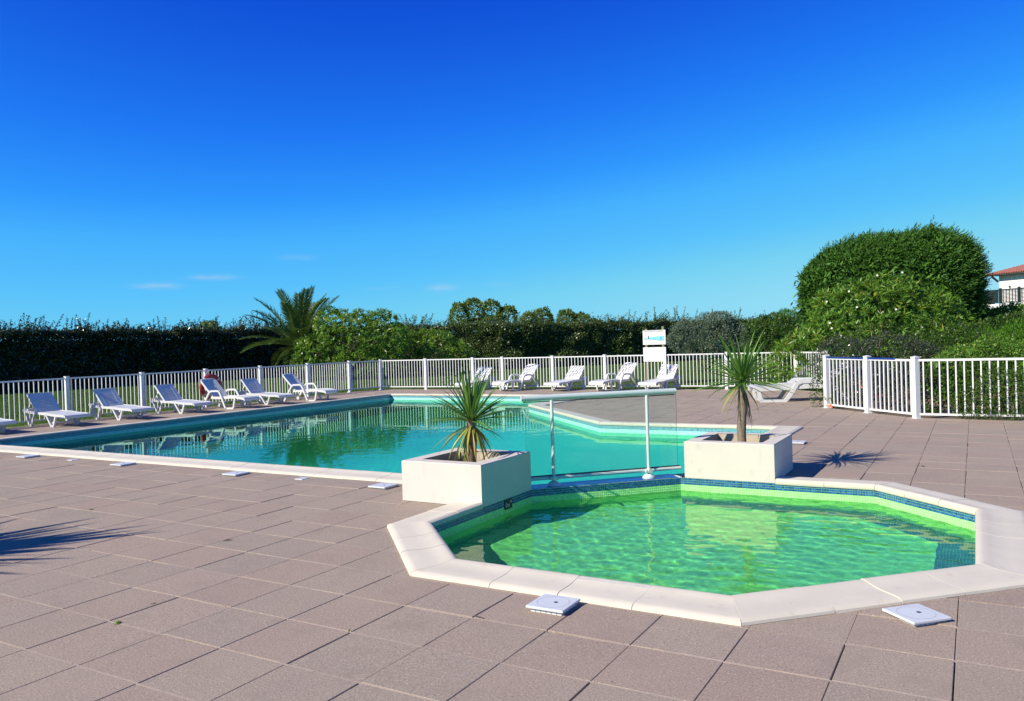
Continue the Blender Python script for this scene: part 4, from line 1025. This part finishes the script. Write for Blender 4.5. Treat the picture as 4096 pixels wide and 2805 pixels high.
# --- oleanders left of centre
o = bush('oleander', 'large bright oleander bush beside the palm behind the fence', 'shrub', (-21.3, 27.8), [(-1.0, -.5, 1.2, 1.4, 1.3, 1.25), (.3, .2, 2.1, 1.7, 1.4, 1.45), (1.7, .9, 1.9, 1.3, 1.3, 1.5), (-.7, -.1, 2.8, .9, .9, .85), (.8, .3, .8, 1.6, 1.3, .8)],
     2300, .22, .055, M['oleander'], whorl=9, group='oleander bushes', seed=5, hole=-.75, nstem=9, r0=.04)
flowers(o, [(-1.6, -1.4, 2.5), (-1.9, -1.2, 1.9), (-.5, -1.5, 2.7), (-1.2, -1.6, 1.4)], M['white_petal'], .045)
bush('oleander', 'darker oleander bush right of the large one, in front of the far hedge', 'shrub', (-19.4, 32.0), [(-1.1, -.7, 1.3, 1.5, 1.3, 1.35), (.5, .4, 1.2, 1.5, 1.2, 1.25), (1.5, 1.0, .9, 1.1, 1.0, .95)],
     1500, .22, .055, M['oleander'], whorl=8, group='oleander bushes', seed=9, hole=-.55, nstem=8, r0=.04)
# --- oleander in front of the cypress
o = bush('oleander', 'tall flowering oleander in front of the big clipped cypress', 'shrub', (3.55, 22.4), [(-1.3, -.7, 1.0, 1.2, 1.1, 1.1), (.0, 0, 1.75, 1.75, 1.3, 1.45), (1.2, .7, 1.5, 1.3, 1.2, 1.4), (.35, .1, 2.55, 1.0, .9, .75), (-.6, -.2, 2.0, 1.2, 1.0, 1.05), (-1.9, -1.0, .7, .8, .8, .75)],
     2100, .20, .042, M['oleander'], whorl=10, group='oleander bushes', seed=14, hole=-.7, nstem=10, r0=.035)
flowers(o, [(-.4, -1.2, 2.75), (.3, -1.0, 3.15), (.9, -.8, 3.2), (-.2, -1.3, 2.3), (-.9, -1.3, 1.9), (-.85, -1.35, 1.75), (-1.0, -1.1, 2.5), (.75, -1.1, 2.2), (.1, -1.4, 1.2), (-.3, -1.5, 1.0)], M['white_petal'], .034)

# --- clipped cypress
cyp = empty('cypress_tree', (3.45, 30.8, -.04)); tag(cyp, 'huge dark green clipped cypress with a rounded flat top', 'tree')
def cyp_r(d):
    """radius of the clipped crown in direction d"""
    rx, ry = 2.80, 2.7; rz = np.where(d[:, 2] > 0, 1.92, 2.5); e = 3.3
    return (np.abs(d[:, 0] / rx) ** e + np.abs(d[:, 1] / ry) ** e + np.abs(d[:, 2] / rz) ** e) ** (-1 / e)
CC = np.array([0, 0, 3.12])
def cyp_point(d):
    q = CC + d * cyp_r(d)[:, None]
    q[:, 2] += np.where(q[:, 2] > 3.4, .10 * (q[:, 0] - .2) * (q[:, 2] - 3.4) / 2.4, 0)         # top rises to the right
    return q
n_c = 4200; d = rand_unit(n_c); rr = cyp_r(d); d = d[rng.uniform(0, 1, n_c) < (rr / rr.max()) ** 2.2]; keep = (d[:, 1] < .45) | (d[:, 2] > .5); d = d[keep]; P = cyp_point(d)
relief = n3(P, 1.5, 4) * .55 + n3(P, 3.6, 6) * .45; keep = relief > -.28; d, P, relief = d[keep], P[keep], relief[keep]
P = P + d * (relief * .36 - .17)[:, None]; sw_c = unit(np.array([.78, .10, .45]) + rng.normal(size=P.shape) * .22 + d * .6)
fan = 4; P = np.repeat(P, fan, 0) + rng.normal(size=(len(P) * fan, 3)) * .055; d = np.repeat(d, fan, 0)
sweep = unit(np.repeat(sw_c, fan, 0) + rng.normal(size=P.shape) * .17)
per = 13; Ls = rng.uniform(.28, .56, len(P))
P2 = np.repeat(P, per, 0); S2 = np.repeat(sweep, per, 0); L2 = np.repeat(Ls, per); f = np.tile(np.linspace(0, 1, per), len(P)); side = rng.normal(size=P2.shape); side = unit(side - S2 * (side * S2).sum(1, keepdims=True))
base_p = P2 + S2 * (L2 * f)[:, None]; A = unit(S2 * .8 + side * .75 * (1 - .5 * f)[:, None])
link('crown', quads_mesh('crown', leaf_quads(base_p, A, unit(np.cross(A, rand_unit(len(A)))), (.15 - .085 * f) * rng.uniform(.7, 1.2, len(f)), .032 * rng.uniform(.7, 1.3, len(f))), M['cypress']), cyp)
n_i = 90000; d = rand_unit(n_i); rr = cyp_r(d); d = d[rng.uniform(0, 1, n_i) < (rr / rr.max()) ** 2.5]; n_i = len(d); P = CC + (cyp_point(d) - CC) * 1 - np.abs(rng.normal(size=(n_i, 1))) * .16; A = rand_unit(n_i)
link('inner_crown', quads_mesh('inner_crown', leaf_quads(P, A, rand_unit(n_i), rng.uniform(.16, .32, n_i), rng.uniform(.05, .10, n_i)), M['cypress']), cyp)
stems(cyp, (0, 0, -.1), [(0, 0, 3.4)], .22, M['bark'], 'trunk'); stems(cyp, (0, 0, .9), [(1.6, -.3, 3.6), (-1.5, .2, 3.4), (.4, -1.4, 3.5), (-.3, 1.3, 3.9)], .12, M['bark'], 'limb')

# --- silver shrub and privet on the right of the sign
bush('silver_shrub', 'silver green olive-like shrub right of the depth sign', 'shrub', (-4.5, 33.4), [(-.75, -.45, 1.55, .95, .9, .85), (.3, .2, 1.8, 1.05, .95, .9), (1.0, .5, 1.55, .8, .8, .8), (-.1, 0, 1.2, 1.1, .9, .6), (.65, .3, 2.2, .6, .6, .5)],
     21000, .085, .034, M['olive'], seed=41, hole=-.5, nstem=7, jag=.22)
bush('privet_shrub', 'green privet shrub with a square clipped shape behind the right cordyline', 'shrub', (-2.6, 39.2), [(-.7, -.4, 1.3, 1.0, 1.0, 1.3), (.6, .3, 1.3, 1.1, 1.0, 1.25), (.0, 0, 1.9, 1.1, 1.0, .75), (1.5, .9, 1.3, .9, 1.0, 1.2)],
     19000, .10, .055, M['privet'], seed=44, hole=-.6, nstem=6)
bush('feathery_shrub', 'feathery pale green shrub rising over the privet', 'shrub', (-1.0, 43.5), [(-1.7, -1.1, 2.1, .8, .7, .8), (-.2, -.2, 1.9, 1.2, .9, .9), (1.2, .6, 2.1, 1.0, .8, .8)], 9000, .2, .022, M['bright'], seed=47, up_w=1.0, rnd=.4, nstem=5)

# --- trees beyond the far hedge
def far_tree(base, lumps, n, label, seed, hole=-.35):
    r = bush('round_tree', label, 'tree', base, lumps, n, .22, .13, M['tree'], group='trees beyond the far hedge', seed=seed, hole=hole, nstem=7, jag=.3, r0=.09, depth=.3)
    stems(r, (0, 0, -.1), [(0, 0, lumps[0][2])], .16, M['bark'], 'trunk'); return r
far_tree((-27.0, 50.1), [(-1.5, -.9, 3.6, .85, .9, 1.2), (-.5, -.3, 4.1, .9, .9, .95), (.6, .4, 3.9, 1.0, .9, 1.0), (1.6, 1.0, 3.5, .9, .9, .9), (.2, .1, 2.6, 2.3, 1.3, 1.2)], 17000, 'tallest loose tree beyond the far hedge, left of three', 51)
far_tree((-24.9, 54.8), [(-.5, -.3, 3.2, .8, .8, .8), (.5, .3, 3.5, .85, .8, .75), (0, 0, 2.4, 1.3, 1, 1.0)], 8000, 'small round tree beyond the far hedge, middle of three', 53)
far_tree((-20.7, 53.8), [(-.7, -.4, 3.1, .75, .8, .85), (.4, .2, 2.9, .9, .8, .75), (1.1, .7, 2.6, .8, .8, .6), (0, 0, 2.2, 1.4, 1, .9)], 9000, 'small round tree beyond the far hedge, right of three', 57)
far_tree((-39.6, 34.6), [(0, 0, 2.75, 1.05, .9, .9), (-.6, -.3, 2.2, .9, .9, .9), (.8, .4, 2.3, .9, .9, .8)], 5000, 'rounded tree top showing above the left hedge', 59)

# --- shrubs behind the right fence
bush('grey_shrub', 'dark small-leaved shrub just behind the blue-capped railing', 'shrub', (3.95, 18.2), [(-.55, -.35, .85, .75, .7, .75), (.35, .2, .9, .85, .75, .72), (1.05, .6, .75, .6, .7, .65), (-.1, 0, .45, 1.0, .8, .5)], 17000, .05, .026, M['dark_shrub'], group='shrubs behind the right fence', seed=61, hole=-.7, nstem=7)
bush('leafy_shrub', 'mid green leafy shrub behind the right railing, below the cypress', 'shrub', (5.45, 20.2), [(-.4, -.2, .9, .75, .7, .7), (.4, .2, 1.0, .75, .7, .72), (.0, 0, .5, 1.0, .8, .5)], 12500, .07, .034, M['mid'], group='shrubs behind the right fence', seed=63, hole=-.7, nstem=6)
bush('feathery_shrub', 'bright feathery green shrub at the right picture edge', 'shrub', (7.1, 21.6), [(-.75, -.35, .85, .6, .6, .72), (.1, 0, 1.0, .7, .7, .78), (1.0, .5, .95, .8, .7, .7)], 12000, .12, .02, M['bright'], group='shrubs behind the right fence', seed=65, up_w=1.1, rnd=.35, nstem=6)
bush('wild_shrub', 'tall rough shrub below the house at the right picture edge', 'shrub', (7.6, 31.6), [(-1.6, -.8, 1.3, 1.1, 1.0, 1.15), (-.3, -.2, 1.25, 1.3, 1.1, 1.15), (1.1, .6, 1.3, 1.3, 1.1, 1.15), (2.4, 1.2, 1.3, 1.2, 1.1, 1.15)], 26000, .14, .065, M['oleander'], group='shrubs behind the right fence', seed=67, hole=-.6, nstem=8)
bush('wild_shrub', 'mixed dark shrub filling the gap under the cypress at right', 'shrub', (6.2, 26.5), [(-2.6, -1.2, .9, 1.2, 1.0, .95), (-.9, -.5, .95, 1.2, 1.0, 1.0), (.7, .4, 1.0, 1.2, 1.0, 1.05), (2.2, 1.1, .95, 1.2, 1.0, 1.0)], 15000, .12, .05, M['mid'], group='shrubs behind the right fence', seed=69, hole=-.6, nstem=7)
bush('leafy_shrub', 'rounded green shrub behind the right railing at the picture edge', 'shrub', (6.55, 17.6), [(-.8, -.4, .65, .6, .6, .6), (-.1, 0, .8, .7, .6, .68), (.6, .3, .75, .7, .6, .65), (-.2, 0, .35, 1.1, .7, .4)], 13000, .06, .032, M['oleander'], group='shrubs behind the right fence', seed=70, hole=-.6, nstem=7)
o = bush('hibiscus', 'hibiscus with orange and pink flowers behind the blue-capped railing', 'shrub', (4.45, 15.55), [(-.75, .55, .5, .4, .4, .52), (-.2, .2, .55, .45, .4, .55), (.35, -.35, .5, .45, .4, .52), (.75, -.75, .45, .35, .3, .45), (-.95, .65, .25, .35, .3, .3)], 5200, .065, .045, M['dark_shrub'], group='shrubs behind the right fence', seed=71, hole=-.2, nstem=9, r0=.012)
flowers(o, [(-.42, -.02, .58), (-.38, -.03, .50), (-.55, .0, .82)], M['orange_petal'], .055); flowers(o, [(-.05, -.25, .36), (.0, -.3, .33)], M['pink_petal'], .055)
bush('leafy_shrub', 'broad leaved shrub between the bars of the right railing', 'shrub', (6.0, 14.75), [(-.45, 0, .45, .42, .38, .5), (.2, .1, .5, .5, .4, .52), (.75, .0, .4, .4, .35, .45)], 4300, .075, .05, M['mid'], group='shrubs behind the right fence', seed=73, hole=-.35, nstem=8, r0=.012)
bush('small_leaf_shrub', 'small-leaved shrub pushing through the right railing onto the terrace', 'shrub', (6.55, 14.02), [(-.45, -.12, .30, .38, .36, .34), (.0, -.22, .45, .5, .42, .5), (.55, -.2, .5, .55, .45, .55), (1.2, .0, .5, .6, .45, .55), (.1, -.2, .14, .7, .3, .16)], 17000, .034, .02, M['mid'], group='shrubs behind the right fence', seed=75, hole=-.7, nstem=9, r0=.01)
s_o = bush('trailing_plant', 'thin trailing stems hugging the first post of the blue-capped railing', 'plant', (3.36, 15.95), [(-.22, -.15, .35, .18, .2, .35), (-.05, -.1, .8, .15, .2, .4), (.1, -.35, .2, .15, .15, .2)], 900, .05, .03, M['mid'], group='shrubs behind the right fence', seed=77, hole=-.3, nstem=5, r0=.006)
flowers(s_o, [(.10, -.52, .09)], M['orange_petal'], .06)

# --- palm
pal = empty('palm_tree', (-24.35, 27.95, -.05)); tag(pal, 'short palm tree with arching feathery fronds behind the left fence', 'palm tree')
s_ = MB(); pts = [(0, 0, -.1), (.02, 0, .5), (.0, .02, 1.1), (.03, .0, 1.75)]; s_.tube(pts, [.30, .27, .28, .34], 14); s_.build('trunk', M['bark'], pal, smooth=True)
GA = math.pi * (3 - math.sqrt(5))
for k in range(32):
    az = k * GA; f = k / 31; el = R(84 - 84 * f ** 1.1 + random.uniform(-7, 7)); ln = random.uniform(2.9, 3.6) * (1 - .15 * f)
    h_ = Vector((math.cos(az), math.sin(az), 0)); p = Vector((0, 0, 1.75)) + h_ * .16; pts = [p.copy()]; ang = el; nseg = 12
    for q in range(nseg):
        ang -= R(1.0 + 5.0 * (q / nseg) * (1.2 - .6 * math.sin(max(el, 0)))); p = p + (h_ * math.cos(ang) + Vector((0, 0, math.sin(ang)))) * (ln / nseg); pts.append(p.copy())
    rib = MB(); rib.tube(pts, [.028 * (1 - .85 * q / nseg) + .004 for q in range(nseg + 1)], 5, cap=False); fr = rib.build('frond', M['palm_rib'], pal)
    nl = 74; PP = []; AA = []; NN = []; LL = []
    for q in range(nl):
        t = .10 + .90 * q / (nl - 1); fi = t * nseg; i = min(nseg - 1, int(fi)); pp = pts[i].lerp(pts[i + 1], fi - i); dd = (pts[i + 1] - pts[i]).normalized(); sd = dd.cross(Vector((0, 0, 1))).normalized(); up_ = sd.cross(dd)
        for sg_ in (-1, 1):
            tilt = random.uniform(.15, .5); a_ = (dd * (.55 + .5 * t) + sd * sg_ * .85 + up_ * tilt + Vector((0, 0, -.12))).normalized()
            PP.append(pp); AA.append(a_); NN.append(up_ + sd * sg_ * .3); LL.append(.60 * math.sin(math.pi * (.12 + .80 * t)) + .08)
    PP = np.array([tuple(q) for q in PP]); AA = np.array([tuple(q) for q in AA]); NN = np.array([tuple(q) for q in NN]); LL = np.array(LL)
    link('leaflets', quads_mesh('leaflets', leaf_quads(PP, AA, NN, LL, np.full(len(LL), .042), .1, .3), M['palm']), fr)

# --- cordylines
def strap_mesh(L, W, bend, m_, droop=0):
    """one sword leaf along +x, bending down"""
    n = 9; V = []; F = []; x = z = 0; ang = 0
    for i in range(n):
        t = i / (n - 1); w_ = W * (.42 + .9 * t) if t < .35 else W * (.735 if False else 1.0) * max(.02, 1 - ((t - .35) / .65) ** 1.8) * .735
        V += [(x, -w_ / 2, z + .18 * w_), (x, 0, z), (x, w_ / 2, z + .18 * w_)]
        ang -= bend * (t ** 1.3) / n * 2 + droop / n; x += math.cos(ang) * L / (n - 1); z += math.sin(ang) * L / (n - 1)
    for i in range(n - 1): a = 3 * i; F += [(a, a + 3, a + 4, a + 1), (a + 1, a + 4, a + 5, a + 2)]
    me = bpy.data.meshes.new('leaf'); me.from_pydata(V, [], F); me.materials.append(m_); me.polygons.foreach_set('use_smooth', [True] * len(F)); me.update(); return me
def cord_mat(name, stops):
    m_, t, b, o_ = mat(name); rnd_ = nd(t, 'ShaderNodeObjectInfo').outputs['Random']; c = ramp(t, rnd_, stops)
    t.links.new(c, b.inputs['Base Color']); b.inputs['Roughness'].default_value = .38
    tr = nd(t, 'ShaderNodeBsdfTranslucent'); t.links.new(c, tr.inputs[0]); mx = nd(t, 'ShaderNodeMixShader'); mx.inputs[0].default_value = .28
    t.links.new(b.outputs[0], mx.inputs[1]); t.links.new(tr.outputs[0], mx.inputs[2]); t.links.new(mx.outputs[0], o_.inputs[0]); return m_
M['cord_green'] = cord_mat('cordyline_green', [(0, (.085, .19, .03)), (.6, (.14, .28, .045)), (1, (.24, .37, .07))])
M['cord_yellow'] = cord_mat('cordyline_yellowing', [(0, (.26, .29, .04)), (.6, (.40, .37, .05)), (.85, (.46, .38, .07)), (1, (.40, .18, .06))])
M['cord_dead'] = cord_mat('cordyline_dead', [(0, (.10, .06, .035)), (1, (.24, .16, .09))])
GREEN = [strap_mesh(l, w_, b, M['cord_green']) for l, w_, b in ((.66, .046, .25), (.58, .042, .45), (.62, .048, .7), (.50, .040, .35))]
YELL = [strap_mesh(l, w_, b, M['cord_yellow']) for l, w_, b in ((.54, .042, .8), (.49, .040, 1.0), (.57, .044, .6))]
DEAD = [strap_mesh(l, w_, b, M['cord_dead']) for l, w_, b in ((.36, .016, .7), (.42, .014, .9), (.30, .018, .5))]
def cordyline(loc, trunk_h, label, n_up, n_yel, n_dead, sc_=1.0, up_bias=0.0, trunk_r=.05, wide=1.0):
    r = empty('cordyline', loc); tag(r, label, 'cordyline', 'cordyline plants in the planters')
    s_ = MB(); k = 10; lean = (random.uniform(-.02, .02), random.uniform(-.02, .02))
    s_.tube([(lean[0] * q / k * 2 + .008 * math.sin(q * 1.3), lean[1] * q / k * 2, -.12 + (trunk_h + .13) * q / k) for q in range(k + 1)], [trunk_r * (1.25 - .25 * q / k + .10 * math.sin(q * 2.1)) for q in range(k + 1)], 12); s_.build('trunk', M['trunk'], r, smooth=True)
    top = Vector((lean[0] * 2, lean[1] * 2, trunk_h))
    def put(me, az, el, dz, nm='leaf', s=1.0):
        o_ = link(nm, me, r); o_.location = top + Vector((math.cos(az) * .025, math.sin(az) * .025, dz)); o_.rotation_euler = (random.uniform(-.5, .5), -el, az); o_.scale = (s * sc_, s * sc_ * wide, s * sc_)
    for q in range(n_up):
        f = q / n_up; el = R(88 - (92 + 16 * up_bias) * f ** (1.15 - up_bias) + random.uniform(-9, 9)); put(random.choice(GREEN), q * GA + random.uniform(-.3, .3), el, .05 * (1 - f), s=random.uniform(.82, 1.1))
    for q in range(n_yel):
        f = q / max(1, n_yel); el = R(-20 - 58 * f + random.uniform(-8, 8)); put(random.choice(YELL), q * GA * 1.7 + random.uniform(-.4, .4), el, -.03 - .05 * f, s=random.uniform(.8, 1.05))
    for q in range(n_dead):
        el = R(random.uniform(-88, -62)); put(random.choice(DEAD), random.uniform(0, 6.28), el, random.uniform(-.26, -.04), 'dead_leaf', random.uniform(.6, 1.1))
    return r
cordyline((1.42, 4.70, .29), .50, 'cordyline with drooping yellow lower leaves in the left planter', 90, 44, 10, .90, trunk_r=.05)
cordyline((3.73, 6.95, .29), .78, 'taller cordyline with bare trunk in the right planter', 105, 6, 46, .95, up_bias=.5, trunk_r=.044)
cordyline((-3.10, -1.80, .29), 1.25, 'cordyline standing left of the frame whose shadow falls on the slabs', 150, 44, 20, 2.25, trunk_r=.06, wide=1.6)

# --- weeds in the joints
def weed(x, y, s, label):
    r = empty('weed', (x, y, 0)); tag(r, label, 'weed', 'weeds in the paving joints'); n = 16
    P = np.zeros((n, 3)); P[:, :2] = rng.normal(size=(n, 2)) * s * .3; A = unit(rng.normal(size=(n, 3)) * np.array([1, 1, .4]) + np.array([0, 0, .55]))
    link('leaves', quads_mesh('leaves', leaf_quads(P, A, rand_unit(n), s * rng.uniform(.6, 1.2, n), s * .4 * rng.uniform(.7, 1.2, n)), M['bright']), r)
weed(1.59, .50, .026, 'largest green weed in a paving joint, lower left of the paddling pool')
weed(1.47, .83, .014, 'small weed in a dark paving joint near the largest weed')
weed(-1.94, 2.53, .022, 'tiny weed in a paving joint halfway to the swimming pool')
weed(2.98, 1.01, .012, 'tiny weed in a joint just below the paddling pool corner')

# --- litter on the slabs
tw_ = empty('twig', (3.54, 1.51, .004)); tag(tw_, 'thin brown twig lying on the slabs left of the raised skimmer lid', 'twig')
s_ = MB(); s_.tube([(-.035, .004, .003), (0, 0, .004), (.04, -.006, .003)], [.0025, .003, .002], 6); s_.build('stick', M['bark'], tw_)
for x, y, rz, lab in ((2.35, 16.1, .6, 'dry yellow leaf on the slabs below the side-on lounger'), (5.55, 4.9 + 3.2, 2.1, 'dry brown leaf on the slabs right of the paddling pool'), (.55, 2.2, 1.2, 'dry leaf lying on the slabs left of the paddling pool')):
    lf = empty('fallen_leaf', (x, y, .006), rz); tag(lf, lab, 'leaf', 'dry leaves lying on the terrace')
    s_ = MB(); s_.add([(-.05, 0, 0), (-.01, .014, .006), (.05, 0, .002), (-.01, -.014, .008)], [(0, 1, 2), (0, 2, 3)]); s_.build('blade', M['cord_dead'], lf)
# ------------------------------------------------------------------ house behind the right hand shrubs
M['wall_white'] = plain('house_render', (.70, .69, .66), .8, .04, 2)
M['roof_tile'] = plain('roof_tile', (.36, .135, .10), .85, .25, 3)
M['soffit'] = plain('dark_timber', (.05, .045, .04), .8, .2)
M['railing_green'] = plain('dark_green_paint', (.008, .018, .016), .5, .1)
M['shutter'] = plain('shutter_white', (.70, .70, .68), .6, .04)
hs_ = empty('house', (8.05, 79.6, -.05), R(-44)); tag(hs_, 'white house with red tiled roof and dark green balcony railing at right', 'house')
s_ = MB(); s_.box((0, 0, 0), (16, 9, 6.35)); s_.build('wall', M['wall_white'], hs_)
s_ = MB(); s_.box((-.3, -1.7, 3.1), (16.3, -.002, 3.55)); s_.build('balcony_slab', M['wall_white'], hs_)
s_ = MB(); s_.box((-.3, -1.72, 2.55), (16.3, -1.4, 3.098)); s_.build('parapet', M['wall_white'], hs_)
ex, ey = -.6, -.75                                                 # low pitched roof, hipped at the left end
s_ = MB(); A_ = (ex, ey, 6.2); B_ = (17, ey, 6.2); C_ = (17, 9.7, 6.2); D_ = (ex, 9.7, 6.2); Rg_ = (5.0, 4.5, 8.0); R2_ = (17, 4.5, 8.0)
s_.add([A_, B_, C_, D_, Rg_, R2_], [(0, 1, 5, 4), (0, 4, 3), (3, 4, 5, 2)]); roof = s_.build('roof', M['roof_tile'], hs_)
s_ = MB()
for k in range(74):                                                # rows of half-round tiles on the front slope
    x = ex + .12 + k * .235; top_y = ey + (4.5 - ey) * min(1, (x - ex) / (5.0 - ex)); zt = 6.2 + 1.8 * (top_y - ey) / (4.5 - ey)
    s_.tube([(x, ey - .05, 6.22), (x, top_y, zt + .02)], .075, 6)
s_.build('tile_rolls', M['roof_tile'], roof)
s_ = MB(); s_.box((ex + .03, ey + .03, 6.07), (16.9, 9.6, 6.185)); s_.build('soffit', M['soffit'], hs_)
s_ = MB(); s_.bar((-.1, -.7, 6.02), (-.1, .0, 5.55), .12, .14); s_.build('eave_bracket', M['soffit'], hs_)
s_ = MB(); s_.box((3.2, -.03, 3.56), (6.4, .05, 5.45)); s_.build('door', M['shutter'], hs_)
s_ = MB(); s_.box((2.9, -.16, 5.3), (6.7, -.031, 5.62)); s_.build('lintel', M['wall_white'], hs_)
s_ = MB(); s_.tube([(1.1, -.06, 4.95), (1.1, -.06, 5.12)], .07, 8); s_.build('wall_lamp', M['soffit'], hs_)
s_ = MB(); s_.bar((-.25, -1.62, 4.72), (16.2, -1.62, 4.72), .09, .11); s_.bar((-.25, -1.62, 3.68), (16.2, -1.62, 3.68), .08, .08); s_.build('handrail', M['railing_green'], hs_)
for x in (-.2, 1.6, 3.4, 5.4, 7.4, 9.6):
    s_ = MB(); s_.box((x - .09, -1.70, 3.55), (x + .09, -1.54, 4.88)); s_.build('railing_post', M['railing_green'], hs_)
for q in range(9):
    z = 3.78 + q * .1; s_ = MB(); s_.box((-.2, -1.635, z), (1.6, -1.605, z + .065)); s_.build('slat', M['railing_green'], hs_)
for q in range(8):
    z = 3.80 + q * .112; s_ = MB(); s_.box((1.6, -1.635, z), (5.4, -1.605, z + .05)); s_.build('slat', M['railing_green'], hs_)
for q in range(12):
    x = 1.8 + q * .3; s_ = MB(); s_.box((x, -1.60, 3.7), (x + .06, -1.57, 4.7)); s_.build('lattice_bar', M['railing_green'], hs_)
for q in range(30):
    x = 5.6 + q * .3; s_ = MB(); s_.box((x, -1.64, 3.7), (x + .09, -1.60, 4.7)); s_.build('baluster', M['railing_green'], hs_)
s_ = MB(); s_.box((-.2, -1.69, 3.68), (-.12, -.02, 4.75)); s_.build('side_railing', M['railing_green'], hs_)
bush('garden_tree', 'dark tree top beside the house wall', 'tree', (6.6, 84.0), [(0, 0, 3.6, 1.1, 1.0, 1.2), (-.8, 0, 2.6, 1.2, 1.0, 1.2)], 4000, .3, .16, M['tree'], seed=81, nstem=3, r0=.08)
